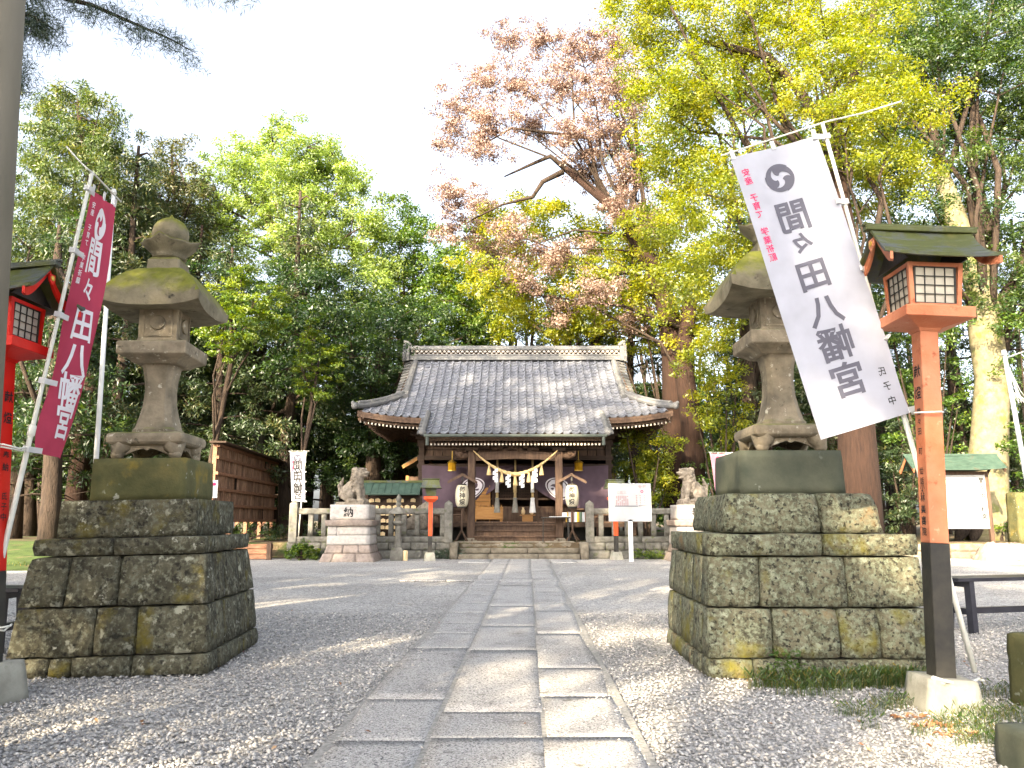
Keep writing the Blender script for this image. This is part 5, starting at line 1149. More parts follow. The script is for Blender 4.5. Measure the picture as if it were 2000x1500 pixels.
# ---- votive plaque rack
def ema():
    t = thing('plaque_rack', 'rack of small wooden votive plaques under a green copper roof, behind the stone fence', 'plaque rack', (W(767, 1000, 23.6).x, 23.5, TZ))
    b = MB(); b.grid(lambda u, v: ((u * 2 - 1) * (.86 + .02 * v), -.42 + .42 * v, 1.42 + .34 * v ** .85), 10, 5, th=(0, 0, -.04)); b.grid(lambda u, v: ((u * 2 - 1) * .86, .42 * v, 1.76 - .34 * v), 4, 4, th=(0, 0, -.04)); ro = b.build('roof', M['copper'], t)
    for i in range(9): s = MB(); s.bar((-.8 + i * .2, -.42, 1.435), (-.8 + i * .2, 0, 1.775), .02, .03); link('roof_seam', s.mesh('roof_seam', M['copper']), ro)
    b = MB(); b.box((0, 0, 1.79), (1.86, .08, .07)); b.build('ridge_cap', M['dkroof'], t)
    for x in (-.78, .78): b = MB(); b.box((x, 0, .7), (.09, .09, 1.42)); b.build('post', M['wood'], t)
    pk = MB(); pk.box((0, .04, .72), (1.5, .02, 1.3)); pk.build('back_board', M['wood'], t)
    pm = MB(); pm.prism([(-.075, -.05), (.075, -.05), (.075, .04), (0, .07), (-.075, .04)], (0, 0, 0), (1, 0, 0), (0, 0, 1), (0, -.012, 0)); pme = pm.mesh('votive_plaque', M['ema'])
    for r_ in range(6):
        z = 1.22 - r_ * .2; b = MB(); b.box((0, -.02, z + .07), (1.5, .025, .025)); b.build('rail', M['wood'], t)
        for c in range(8):
            if random.random() < .92: link('votive_plaque', pme, t, loc=(-.64 + c * .183 + random.uniform(-.02, .02), -.04 - random.random() * .02, z + random.uniform(-.01, .01)), rot=(random.uniform(-.1, .1), random.uniform(-.12, .12), random.uniform(-.15, .15)))
ema()
# boulder leaning behind the fence
t_ = link('leaning_boulder', rblock([(-.6, -.2, 0), (.25, -.2, 0), (.3, .25, 0), (-.55, .25, 0), (.1, -.15, .78), (.42, -.12, 1.02), (.45, .12, 1.0), (.12, .12, .76)], M['koma'], 4, .06, 10, 6, 10, .1), None, loc=(W(818, 1000, 23.3).x, 23.3, TZ + .35)); tag(t_, 'brown boulder slanting up behind the fence, between the plaque rack and the curtain', 'boulder')
b = link('boulder_plinth', rblock(box8(-.5, .4, -.25, .25, 0, .36), M['fence'], 9, .01, 8, 4, 4, .03), None, loc=(W(818, 1000, 23.3).x, 23.3, TZ)); tag(b, 'squared stone under the slanting boulder', 'plinth')
# small side shrine roof left of the hall
t = thing('side_shrine', 'small side shrine with an orange-edged gabled roof, just left of the hall', 'small shrine', (W(822, 960, 28).x, 28.0, TZ))
b = MB(); b.box((0, .6, 1.1), (1.1, 1.0, 2.2)); b.build('body', M['woodl'], t)
for s in (-1, 1): b = MB(); b.bar((0, .3, 2.9), (s * .62, .3, 2.55), 1.5, .09, up=(0, 0, 1)); b.build('roof_slope', M['dkroof'], t); c = MB(); c.bar((0, -.47, 2.86), (s * .62, -.47, 2.5), .04, .12, up=(0, 0, 1)); c.build('bargeboard', M['honey'], t)
for x in (-.45, 0, .45): b = MB(); b.box((x, -.35, 1.1), (.1, .1, 2.2)); b.build('pillar', M['honey'], t)
# ---- donors' name-board rack, running away from us on the left
def donor():
    a = Vector((-8.35, 21.6)); e = Vector((-8.95, 29.2)); L_ = (e - a).length
    t = thing('name_board_rack', 'long reddish wooden rack filled with rows of narrow name boards, left of the white banner', 'name-board rack', (a.x, a.y, TZ), math.atan2(e.y - a.y, e.x - a.x))
    # local x runs away from the camera, local -y faces the yard
    for i in range(5):
        x = .1 + i * (L_ - .2) / 4; b = MB(); b.box((x, .02, 1.37), (.11, .11, 2.74)); b.build('post', M['board'], t)
        if i < 5: b = MB(); b.bar((x, .0, .9), (x, .75, .0), .08, .08); b.build('brace', M['board'], t)
    for z in (.62, 1.06, 1.50, 1.94, 2.38, 2.72): b = MB(); b.box((L_ / 2, -.07, z), (L_, .09, .085)); b.build('rail', M['board'], t)
    b = MB(); b.box((L_ / 2, .03, 1.65), (L_ - .1, .02, 2.1)); b.build('back_board', M['wood'], t)
    b = MB(); b.bar((-.15, -.1, 2.80), (L_ + .15, -.1, 2.80), .46, .05); b.build('roof_board', M['wood'], t)
    pm = MB(); pm.box((0, 0, 0), (.155, .03, .36)); pme = pm.mesh('name_board', mat('greyed_name_board_wood', [(.3, (.16, .085, .05)), (.7, (.30, .18, .115))], 3, .8, .2, 30, island=.35))
    for r_ in range(5):
        for c in range(int((L_ - .3) / .215)):
            if random.random() < .97: link('name_board', pme, t, loc=(.25 + c * .215, -.03 - random.random() * .012, .84 + r_ * .44), rot=(random.uniform(-.03, .03), 0, random.uniform(-.03, .03)))
    b = MB(); b.box((.0, -.12, .85), (.18, .02, .5)); bo = b.build('white_notice', M['white'], t)
    b = MB(); b.box((L_ * .25, -.1, .5), (.3, .02, .2)); b.build('white_notice', M['white'], t)
donor()
p = W(418, 955, 19.5); t = thing('small_sign', 'small white sign with a red mark beside the near end of the name-board rack', 'sign', (p.x, 19.5, .3), R(12))
b = MB(); b.box((0, 0, p.z - .3), (.17, .02, .44)); bo = b.build('plate', M['white'], t); c = MB(); c.ell((0, -.012, p.z - .3 + .12), (.045, .004, .045), 12, 6); link('red_mark', c.mesh('red_mark', M['inkr']), bo)
lettering([(ch, 0, p.z - .3 - .02 - i * .07, .06) for i, ch in enumerate('禁煙')], mapper((0, -.012, 0), (1, 0, 0), (0, 0, 1), .003), M['ink'], bo) if 0 else None
b = MB(); b.bar((0, .03, -.3), (0, .03, p.z - .3), .04); b.build('stake', M['woodl'], t)
# timber bank at the left, shrub, little stubs
t = thing('timber_bank', 'low stepped timber edging left of the shrub', 'timber edging', (-8.4, 21.9, 0))
for i in range(3):
    b = MB(); b.box((.75, .12 + i * .1, .075 + i * .14), (1.75, .12, .13)); b.build('log', M['board'], t, bevel=.012)
for x in (-.1, 1.62): b = MB(); b.box((x, .04, .22), (.13, .13, .5)); b.build('stake', M['woodl'], t, bevel=.01)
p = G(799, 1092); b = MB(); b.lathe([(.07, 0), (.07, .24), (.05, .27)], 10, (p.x, 21.5, 0)); tag(b.build('short_stake', M['ema']), 'short pale round stake in front of the small stone lantern', 'stake')
# ---- roofed notice board at the right
def notice():
    t = thing('notice_board', 'roofed notice board with a white text panel under a green roof, before the great trunk', 'notice board', (W(1866, 1000, 22.9).x, 22.9, .0), R(-4)); t.scale = (.86, .86, 1)
    for x in (-1.0, 1.12): b = MB(); b.box((x, 0, 1.25), (.13, .13, 2.5)); b.build('post', M['woodl'], t, bevel=.008)
    for s in (-1, 1):
        b = MB(); b.grid(lambda u, v: (-1.55 + u * 3.1 + (.0), s * .55 * v, 2.98 - .42 * v ** .9 + .05 * abs(u * 2 - 1) ** 3), 12, 6, th=(0, 0, -.035)); ro = b.build('roof', M['copper'], t)
        for k in range(1, 4): 
            q = k / 4; l_ = MB(); l_.box((0, s * .55 * q, 2.985 - .42 * q ** .9), (3.06, .03, .02)); link('roof_lap', l_.mesh('roof_lap', M['copper']), ro)
    b = MB(); b.box((0, 0, 3.0), (3.14, .09, .06)); b.build('ridge_cap', M['copper'], t)
    for x in (-1.48, 1.5):
        b = MB()
        for s in (-1, 1): b.bar((x, 0, 2.93), (x, s * .56, 2.5), .03, .1, up=(0, 0, 1))
        b.build('bargeboard', M['verm2'] if x < 0 else M['woodl'], t)
    b = MB(); b.box((.05, 0, 2.45), (2.3, .1, .12)); b.build('beam', M['woodl'], t)
    b = MB(); b.box((.06, -.03, 1.62), (2.0, .05, 1.56)); bo = b.build('panel', M['sign'], t)
    mp = mapper((.06, -.057, 1.62), (1, 0, 0), (0, 0, 1), .003)
    lettering([(c, .86, .62 - i * .21, .18, 1, 1, .03) for i, c in enumerate(nm)], mp, M['inkb'], bo)
    tx = MB(); r = random.Random(3)
    for c in range(22):
        k = 0
        while k < 24:
            if r.random() < .88: u, v = .68 - c * .075, .66 - k * .056; w, h = r.uniform(.018, .028), r.uniform(.018, .025); tx.add([mp(u + a * w, v + b_ * h) for a, b_ in ((-1, -1), (1, -1), (1, -.4), (-1, -.4))] + [mp(u + a * w, v + b_ * h) for a, b_ in ((-.3, -1), (.1, -1), (.1, 1), (-.3, 1))], [(0, 1, 2, 3), (4, 5, 6, 7)])
            k += 1
    link('text_columns', tx.mesh('text_columns', M['inkb'], fixn=False), bo)
notice()
# kerb of the raised bed at the right
t = thing('kerb', 'low pale stone kerb of the raised bed under the great trunk', 'kerb', (6.4, 22.6, 0))
x = 0; i = 0
while x < 14:
    w = random.uniform(.7, 1.1)
    for z0, z1 in ((-.02, .2), (.203, .42)): link('kerb_stone', rblock(box8(x, x + w - .01, 0, .22, z0, z1), M['step'], x + z0, .01, 6, 3, 3, .025), t)
    x += w
t_ = link('boulder', rblock(box8(-.7, .7, -.4, .4, 0, .5, .2), M['pink'], 6, .09, 9, 7, 5, .12), None, loc=(W(1985, 1075, 21).x, 21.6, -.05)); tag(t_, 'rounded pinkish boulder at the right edge beyond the bench', 'boulder')
t_ = link('mossy_stone', rblock(box8(-.3, .3, -.3, .3, 0, 1.5, .05), M['moss'], 6, .03, 6, 6, 8, .06), None, loc=(W(1992, 1000, 22.8).x + .1, 22.9, .4)); tag(t_, 'upright mossy stone at the right edge beyond the notice board', 'stone')
# ceremonial small stone blocks left of trunk
# ================================================================== trees
NL = [0]
def foliage(blobs, lf, mt, dens=9, per=60, rc=(.3, .55), flat=.6, up=.6, narrow=.42, seed=1, droop=0, tsh=0, shell=.45, wiggle=1):
    """blobs: (point, radius). Clumps of leaf-sized faces spread through each blob; returns a mesh"""
    r = np.random.default_rng(seed); C = []; RC = []; T = []; O = []
    for (p, R_) in blobs:
        n = max(3, int(dens * 1.55 * R_ ** 2)); d = r.normal(size=(n, 3)); d /= np.linalg.norm(d, axis=1)[:, None]
        q = (shell + (1 - shell) * r.random(n)) ** .7; rad = R_ * q * (1 + .25 * wiggle * r.normal(size=n))
        c = np.array(p)[None] + d * rad[:, None] * np.array([1, 1, .85]); C.append(c); RC.append(r.uniform(*rc, n)); T.append(r.normal(0, .14, n)); O.append(d)
    C = np.concatenate(C); RC = np.concatenate(RC); T = np.concatenate(T); O = np.concatenate(O); n = len(C)
    idx = np.repeat(np.arange(n), per); m = len(idx)
    d = r.normal(size=(m, 3)); d /= np.linalg.norm(d, axis=1)[:, None]; s = r.random(m) ** .5
    P = C[idx] + d * (RC[idx] * s)[:, None] * np.array([1, 1, flat]); P[:, 2] -= droop * RC[idx] * (1 - d[:, 2]) * s
    nn = r.normal(size=(m, 3)) * .7 + np.array([0, 0, up]) + O[idx] * .35 + d * .3; nn /= np.linalg.norm(nn, axis=1)[:, None]
    t = np.cross(nn, r.normal(size=(m, 3))); 
    if droop: t = t * .5 + d * .7 + np.array([0, 0, -droop * .6])
    t /= np.linalg.norm(t, axis=1)[:, None]; b = np.cross(nn, t); L_ = lf * r.uniform(.6, 1.25, m)[:, None]
    V = np.stack([P - t * L_ * .5, P + b * L_ * narrow * .5 + nn * L_ * .08, P + t * L_ * .5, P - b * L_ * narrow * .5 + nn * L_ * .08], 1).reshape(-1, 3)
    F = (np.arange(m)[:, None] * 4 + np.arange(4)[None]); tt = np.clip(.42 + tsh + T[idx] + r.normal(0, .17, m), 0, 1); NL[0] += m
    return npmesh('crown', V, F, mt, tint=tt)
def limbs(trunk_top, tr, blobs, mt, base_pts=None, seed=0, lim=14, thick=.05):
    rr = random.Random(seed); mb = MB(); bl = sorted(blobs, key=lambda q: -q[1])[:lim]
    for p, R_ in bl:
        p = Vector(p); k = rr.uniform(.35, .95); s = trunk_top(k); L_ = (p - s).length
        m1 = s.lerp(p, .35) + Vector((rr.uniform(-.1, .1), rr.uniform(-.1, .1), .06)) * L_; m2 = s.lerp(p, .7) + Vector((rr.uniform(-.1, .1), rr.uniform(-.1, .1), .05)) * L_
        r0 = min(tr * .5, thick + .006 * L_); pts = [s, m1, m2, p]; mb.tube(pts, [r0, r0 * .75, r0 * .5, r0 * .22], 6)
        for j in range(3):
            d = Vector((rr.uniform(-1, 1), rr.uniform(-1, 1), rr.uniform(-.2, .9))).normalized(); a = m2.lerp(p, rr.random()); mb.tube([a, a + d * R_ * .5 + Vector((0, 0, .1)), a + d * R_ * .95], [r0 * .35, r0 * .22, r0 * .08], 5)
    return mb
def tree(name, label, base, trunk, rad, blobs, lf, lm, bark, group=None, cat='tree', lim=14, n=14, crown=True, extra=None, limb=.05, **k):
    """base: foot; trunk: points (world) from foot up; rad: radii; blobs in world"""
    base = Vector(base); t = thing(name, label, cat, base, 0, group)
    tp = [Vector(p) - base for p in trunk]; mb = MB(); mb.tube(tp, rad, n)
    def tt(q):
        f = q * (len(tp) - 1); i = min(int(f), len(tp) - 2); return tp[i].lerp(tp[i + 1], f - i)
    bl = [(Vector(p) - base, r) for p, r in blobs]
    mb.build('trunk', M[bark], t, smooth=True)
    lb = limbs(tt, rad[len(rad) // 2], bl, None, seed=len(label), lim=lim, thick=limb)
    if extra:
        for pts, rs in extra: lb.tube([Vector(p) - base for p in pts], rs, 8)
    lb.build('limbs', M['bark'], t, smooth=True)
    if crown: link('crown', foliage(bl, lf, L[lm], **k), t)
    return t
def B(Y, *q, dy=1.2):          # (px, py, radius) lists -> blobs at depth about Y
    out = []
    for i, (px, py, r) in enumerate(q): out.append((W(px, py, Y + dy * math.sin(i * 2.4)), r))
    return out
gz = .42
# 1 tall cypress at the far left
tree('cypress_tree', 'tall cypress with bare brown inner twigs rising behind the wine-red banner', (-15.2, 27, gz), [(-15.2, 27, gz), (-15.1, 27, 6), (-15.2, 27, 11), W(150, 200, 27)], [.36, .3, .2, .05],
     B(27, (150, 175, .8), (120, 215, 1.2), (190, 230, 1.2), (150, 270, 1.5), (215, 290, 1.2), (90, 290, 1.3), (235, 345, 1.2), (160, 350, 1.7), (70, 360, 1.3), (250, 410, 1.3), (110, 430, 1.7), (190, 430, 1.6), (60, 470, 1.4), (150, 520, 1.5), (235, 490, 1.3), (80, 560, 1.3), (200, 590, 1.2), dy=1.5), .17, 'cedarl', 'barkr', lim=22, dens=12, per=120, rc=(.28, .5), flat=.55, narrow=.3, droop=.25, seed=11, limb=.02)
# 2 brownish conifers
tree('cypress_tree', 'brown-tinged conifer poking above the woods right of the tall cypress', (-13.6, 31, gz), [(-13.6, 31, gz), (-13.6, 31, 8), W(335, 290, 31)], [.3, .22, .04],
     B(31, (335, 285, .7), (318, 330, 1.0), (355, 345, 1.0), (335, 385, 1.3), (375, 400, 1.0), (300, 405, 1.2), (345, 450, 1.5), (290, 470, 1.4), (380, 470, 1.2), (330, 530, 1.6), (270, 540, 1.4)), .18, 'cedar', 'barkr', lim=16, dens=12, per=100, rc=(.28, .5), narrow=.3, droop=.3, seed=12, tsh=.22, limb=.02)
tree('cypress_tree', 'green conifer standing just behind the finial of the mossy-roofed lantern', (-12.4, 29, gz), [(-12.4, 29, gz), (-12.4, 29, 7), W(395, 440, 29)], [.3, .2, .04],
     B(29, (300, 430, 1.1), (270, 380, .8), (255, 440, 1.1), (330, 480, 1.3), (395, 520, 1.4), (290, 560, 1.6), (360, 590, 1.6), (420, 620, 1.5), (280, 640, 1.4)), .18, 'cedar', 'barkr', lim=10, dens=12, per=100, narrow=.3, droop=.2, seed=13, tsh=.1)
# 3 the pale broadleaf
b4 = B(34, (540, 270, 1.1), (505, 310, 1.4), (600, 285, 1.3), (650, 300, 1.1), (455, 325, 1.4), (560, 345, 1.9), (640, 365, 1.9), (690, 345, 1.1), (415, 385, 1.5), (500, 400, 2.1), (590, 430, 2.1), (680, 430, 1.7), (730, 430, 1.0), (400, 430, 1.3), (450, 470, 1.7), (540, 490, 1.9), (640, 510, 1.9), (720, 500, 1.5), (735, 560, 1.2), (700, 590, 1.3))
tree('camphor_tree', 'broad pale yellow-green tree crowning the left woods, branches showing through', (-9.6, 34, gz), [(-9.6, 34, gz), (-9.7, 34, 6), (-10, 34, 11), (-10.2, 34, 14)], [.5, .42, .32, .2], b4, .155, 'light', 'bark', lim=20, dens=9.5, per=120, rc=(.35, .65), flat=.6, up=.9, seed=14, limb=.06, shell=.3)
# 4 mid tree left of the pink one
tree('camphor_tree', 'rounded mid-green tree between the pale broad tree and the dry pinkish one', (-5.2, 36, gz), [(-5.2, 36, gz), (-5.2, 36, 7), (-5.3, 36, 12)], [.4, .32, .15],
     B(36, (775, 395, .8), (790, 440, 1.2), (830, 455, 1.0), (770, 500, 1.5), (830, 520, 1.6), (880, 520, 1.2), (800, 570, 1.8), (870, 585, 1.8), (930, 570, 1.4), (760, 620, 1.6), (840, 640, 1.8), (920, 640, 1.8), (970, 620, 1.4)), .17, 'mid', 'bark', lim=10, dens=9, per=85, rc=(.35, .6), up=.9, seed=15, tsh=.05)
# 5 dark evergreens of the lower left wood
tree('evergreen_oak', 'dark evergreen tree filling the woods right of the mossy-roofed lantern', (W(497, 1000, 30).x, 30, gz), [Vector((W(497, 1000, 30).x, 30, gz)), W(507, 880, 30), W(497, 780, 30), W(490, 700, 30)], [.34, .28, .24, .17],
     B(27.5, (430, 640, 1.3), (480, 600, 1.5), (420, 560, 1.3), (540, 570, 1.6), (600, 580, 1.7), (560, 650, 1.5), (660, 600, 1.5), (620, 660, 1.5), (700, 640, 1.5), (660, 700, 1.4), (560, 720, 1.0), (400, 680, 1.0), (720, 700, 1.3), (600, 740, 1.0), (690, 770, 1.1)), .14, 'dark', 'barkg', lim=12, dens=9, per=90, rc=(.3, .55), up=.8, seed=16,
     extra=[([W(490, 705, 30), W(465, 670, 29.8), W(450, 620, 29.5)], [.2, .15, .08]), ([W(492, 715, 30), W(515, 680, 30), W(520, 620, 30)], [.2, .14, .08])])
tree('evergreen_oak', 'dark evergreen tree rising directly behind the left eave of the hall', (-5.5, 31, gz), [(-5.5, 31, gz), (-5.6, 31, 4), (-5.4, 31, 8)], [.35, .3, .18],
     B(31, (760, 640, 1.6), (830, 620, 1.3), (720, 720, 1.6), (790, 700, 1.5), (680, 800, 1.4), (740, 800, 1.4), (650, 860, 1.3), (720, 870, 1.2), (860, 680, 1.2), (620, 790, 1.3), (770, 860, 1.0), (600, 880, 1.2), (640, 940, 1.1), (700, 960, 1.0), (580, 960, .9)), .14, 'dark', 'bark', lim=8, dens=9, per=90, rc=(.3, .5), up=.8, seed=17)
tree('maple_tree', 'small bright-leaved maple catching the sun right of the lantern roof', (-9.5, 23.6, gz), [(-9.3, 23.6, gz), (-9.2, 23.6, 3), W(455, 690, 23.6), W(450, 620, 23.6)], [.12, .1, .08, .04],
     B(23, (470, 545, .6), (445, 590, .75), (500, 590, .7), (530, 575, .5), (425, 640, .6), (480, 640, .8), (520, 630, .6), (450, 680, .45), (540, 620, .4), dy=.5), .13, 'mid', 'bark', lim=8, dens=26, per=60, rc=(.18, .32), up=1.1, seed=18, tsh=.28, flat=.4)
tree('maple_tree', 'slim bright green sapling lit in front of the dark woods, left of the hall roof', (-6.6, 25, gz), [(-6.8, 25, gz), (-6.8, 25, 3), W(625, 690, 25)], [.1, .08, .03],
     B(25, (605, 640, .45), (618, 680, .65), (598, 710, .55), (640, 720, .6), (625, 760, .55), (600, 750, .5), (650, 690, .45), dy=.4), .12, 'mid', 'bark', lim=6, dens=28, per=60, rc=(.16, .3), up=1.1, seed=19, tsh=.3, flat=.4)
tree('evergreen_oak', 'dark evergreen thicket tree closing the woods behind the wine-red banner', (-13.0, 30, gz), [(-13.0, 30, gz), (-13.0, 30, 3), (-12.9, 30, 6)], [.3, .25, .12],
     B(30, (60, 700, 1.5), (140, 680, 1.6), (220, 700, 1.5), (60, 800, 1.5), (150, 780, 1.5), (240, 790, 1.5), (100, 880, 1.2), (190, 870, 1.2), (270, 880, 1.1), (20, 880, 1.2), (150, 950, .9), (60, 960, .9), (240, 960, .9)), .15, 'dark', 'bark', lim=8, dens=9, per=90, rc=(.3, .55), up=.8, seed=65)
tree('evergreen_oak', 'dark evergreen thicket tree closing the woods behind the name-board rack', (-10.6, 32, gz), [(-10.6, 32, gz), (-10.6, 32, 3), (-10.5, 32, 6)], [.3, .25, .12],
     B(32, (320, 680, 1.5), (390, 700, 1.5), (460, 740, 1.4), (330, 780, 1.5), (410, 800, 1.4), (540, 800, 1.3), (360, 880, 1.2), (450, 880, 1.2), (520, 890, 1.1), (560, 960, .9), (440, 960, .9), (360, 960, .9)), .15, 'dark', 'bark', lim=8, dens=9, per=90, rc=(.3, .55), up=.8, seed=66)
# 6 dry pinkish tree with crooked limbs
Yp = 29
tp = [W(1325, 905, Yp), W(1322, 800, Yp), W(1318, 700, Yp), W(1305, 610, Yp), W(1275, 520, Yp), W(1225, 440, Yp), W(1180, 390, Yp), W(1105, 330, Yp)]
tp[0].z = gz
bp = B(Yp, (990, 80, .9), (1060, 80, 1.1), (1130, 95, 1.2), (1200, 90, 1.3), (955, 150, 1.0), (1020, 165, 1.3), (1095, 165, 1.3), (1170, 175, 1.4), (1240, 180, 1.3), (900, 215, 1.2), (960, 235, 1.2), (1040, 250, 1.1), (1120, 260, 1.3), (1200, 260, 1.4), (880, 275, .9), (940, 290, .9), (1150, 330, 1.2), (1230, 340, 1.3), (880, 385, 1.0), (940, 400, .9), (1210, 410, 1.0), (1260, 440, 1.1), (900, 450, 1.1), (990, 450, .9), (960, 500, 1.1), (1060, 500, 1.1), (1020, 550, 1.0), (1120, 490, 1.0), (1170, 560, 1.0), (1240, 620, .9), (1090, 610, .8), dy=1.5)
ex = [([W(1108, 333, Yp), W(1075, 305, Yp), W(1040, 320, Yp), W(985, 345, Yp)], [.13, .1, .07, .03]), ([W(1100, 335, Yp), W(1060, 355, Yp), W(1040, 385, Yp), W(980, 400, Yp), W(920, 430, Yp)], [.13, .1, .08, .05, .03]),
      ([W(1175, 395, Yp), W(1150, 270, Yp), W(1080, 260, Yp), W(1000, 250, Yp), W(930, 290, Yp)], [.12, .09, .07, .05, .02]), ([W(1225, 440, Yp), W(1250, 330, Yp), W(1240, 230, Yp), W(1180, 150, Yp)], [.14, .1, .08, .03]), ([W(1275, 520, Yp), W(1180, 540, Yp), W(1080, 560, Yp)], [.1, .07, .03])]
tree('withered_oak', 'tall crooked tree with dry tan-pink leaves spreading over the hall roof', tp[0], tp, [.62, .55, .5, .42, .34, .26, .2, .13], bp, .11, 'tan', 'barkr', lim=18, dens=17, per=85, rc=(.25, .5), up=.3, seed=20, extra=ex, narrow=.5, shell=.15, limb=.015)
b_ = bpy.data.objects
tree('evergreen_oak', 'second leaning red-brown trunk forking beside the dry tree, right of the hall', W(1350, 905, 28), [Vector((W(1352, 905, 28).x, 28, gz)), W(1352, 830, 28), W(1335, 720, 28), W(1345, 600, 28.5), W(1380, 480, 29)], [.45, .4, .34, .28, .12],
     B(29.5, (1000, 600, 1.0), (1060, 640, 1.0), (960, 560, 1.2), (1150, 640, 1.2), (1120, 570, 1.3), (1210, 520, 1.5), (1290, 460, 1.4), (1290, 560, 1.5), (1350, 520, 1.6), (1400, 600, 1.5), (1340, 640, 1.3), (1250, 650, 1.2), (980, 480, 1.2), (1050, 420, .9), (940, 430, .9)), .15, 'yellow', 'barkr', lim=10, dens=9, per=75, rc=(.3, .55), up=.8, seed=21, tsh=.1, limb=.03)
tree('camphor_tree', 'sunlit yellow-green tree massed behind the dry pinkish tree, above the hall roof', (2.6, 33, gz), [(2.6, 33, gz), (2.5, 33, 6), (2.4, 33, 10)], [.4, .32, .15],
     B(33, (930, 500, 1.2), (990, 470, 1.2), (1060, 480, 1.3), (1130, 500, 1.4), (1200, 480, 1.5), (1270, 500, 1.5), (960, 560, 1.3), (1030, 560, 1.4), (1100, 570, 1.5), (1180, 580, 1.6), (1260, 580, 1.6), (1000, 630, 1.2), (1080, 640, 1.3), (1160, 650, 1.4), (1240, 660, 1.3), (1080, 410, 1.1), (960, 430, .9), (1010, 400, .8), (1150, 430, 1.1), (1290, 420, 1.3), (1320, 640, 1.3)), .17, 'yellow', 'bark', lim=10, dens=9, per=80, rc=(.35, .6), up=.9, seed=64)
# 7 the great yellow-green tree overhanging from the upper right
Yg = 21
tg = [Vector((W(1680, 1040, Yg).x, Yg, gz)), W(1676, 900, Yg), W(1665, 700, Yg), W(1650, 480, Yg), W(1625, 300, Yg)]
bg = B(Yg, (1230, 30, 1.1), (1300, 60, 1.3), (1380, 30, 1.4), (1460, 60, 1.5), (1540, 30, 1.5), (1620, 60, 1.5), (1270, 130, 1.2), (1350, 140, 1.3), (1440, 150, 1.4), (1530, 150, 1.4), (1610, 160, 1.5), (1690, 130, 1.5), (1290, 210, 1.2), (1370, 230, 1.2), (1560, 250, 1.2), (1650, 260, 1.4), (1310, 300, 1.2), (1370, 320, 1.0), (1430, 340, 1.1), (1340, 390, 1.2), (1300, 450, 1.2), (1400, 440, 1.3), (1420, 540, 1.3), (1340, 540, 1.2), (1680, 380, 1.2), (1740, 330, 1.3), (1400, -60, 1.6), (1550, -60, 1.7), (1280, -50, 1.4), (1690, 20, 1.5), (1480, 500, 1.2), (1760, 220, 1.4), dy=1.4)
exg = [([W(1625, 300, Yg), W(1600, 235, Yg), W(1555, 170, Yg), W(1500, 110, Yg), W(1430, 95, Yg), W(1370, 80, Yg), W(1320, 40, Yg)], [.24, .17, .14, .12, .1, .07, .04]), ([W(1625, 310, Yg), W(1640, 220, Yg), W(1700, 60, Yg), W(1720, -60, Yg)], [.2, .15, .1, .06]), ([W(1650, 480, Yg), W(1560, 420, Yg), W(1450, 400, Yg), W(1380, 380, Yg)], [.14, .1, .07, .03])]
tree('evergreen_oak', 'great yellow-green tree arching over the top right, dark limb curving left', tg[0], tg, [.62, .52, .42, .36, .26], bg, .11, 'yellow', 'barkr', lim=22, dens=13, per=115, rc=(.3, .55), up=.9, seed=22, extra=exg, limb=.03, shell=.3)
tree('evergreen_oak', 'shaded green tree closing the gaps behind the great arching tree', (9.5, 30, gz), [(9.5, 30, gz), (9.4, 30, 6), (9.3, 30, 11)], [.35, .3, .15],
     B(30, (1420, 180, 1.8), (1520, 230, 1.9), (1620, 330, 1.9), (1500, 350, 1.8), (1380, 330, 1.7), (1560, 450, 1.8), (1440, 460, 1.8), (1660, 480, 1.7), (1340, 200, 1.6), (1700, 220, 1.8), (1300, 300, 1.4), (1720, 560, 1.6), (1600, 560, 1.6), (1480, 560, 1.6), (1830, 250, 1.8), (1900, 450, 1.6), (1960, 200, 1.8), (1800, 100, 1.8)), .2, 'mid', 'bark', lim=6, dens=6, per=60, rc=(.4, .7), up=.9, seed=67)
tree('camphor_tree', 'mid-green tree filling the woods behind the left end of the hall ridge', (-2.4, 40, gz), [(-2.4, 40, gz), (-2.4, 40, 6), (-2.3, 40, 11)], [.35, .3, .15],
     B(40, (860, 500, 1.6), (930, 480, 1.6), (900, 560, 2.0), (980, 540, 1.9), (1050, 600, 1.9), (960, 620, 1.8), (880, 630, 1.7), (780, 450, 1.3), (750, 540, 1.5), (1120, 640, 1.7)), .2, 'mid', 'bark', lim=6, dens=6, per=65, rc=(.4, .7), up=.9, seed=68, tsh=.08)
# 8 pale-barked giant at right with dark crown
Yt = 25.5
tt_ = [Vector((W(1928, 1055, Yt).x, Yt, gz - .1)), Vector((W(1925, 1040, Yt).x, Yt, gz + .35)), W(1925, 980, Yt), W(1932, 860, Yt), W(1938, 740, Yt), W(1925, 650, Yt), W(1915, 560, Yt), W(1870, 440, Yt), W(1835, 330, Yt)]
b8 = B(Yt, (1740, 40, 1.7), (1830, 20, 1.8), (1920, 40, 1.8), (2010, 30, 1.8), (1720, 130, 1.5), (1800, 120, 1.6), (1880, 130, 1.6), (1960, 140, 1.6), (2030, 150, 1.6), (1780, 210, 1.4), (1700, 300, 1.2), (1860, 230, 1.5), (1730, 400, 1.3), (1790, 330, 1.4), (1940, 240, 1.3), (1800, 440, 1.3), (1860, 400, 1.2), (1960, 330, 1.2), (1980, 420, 1.3), (1760, 510, 1.3), (1730, 570, 1.1), (1890, 500, 1.0), (2030, 300, 1.6), (2030, 500, 1.4), (1990, 250, 1.4), (1900, 320, 1.3), (1830, 520, 1.0), (1700, 480, 1.0), (1990, 600, 1.0), (1800, -60, 1.9), (1950, -60, 1.9), (1960, 560, 1.0))
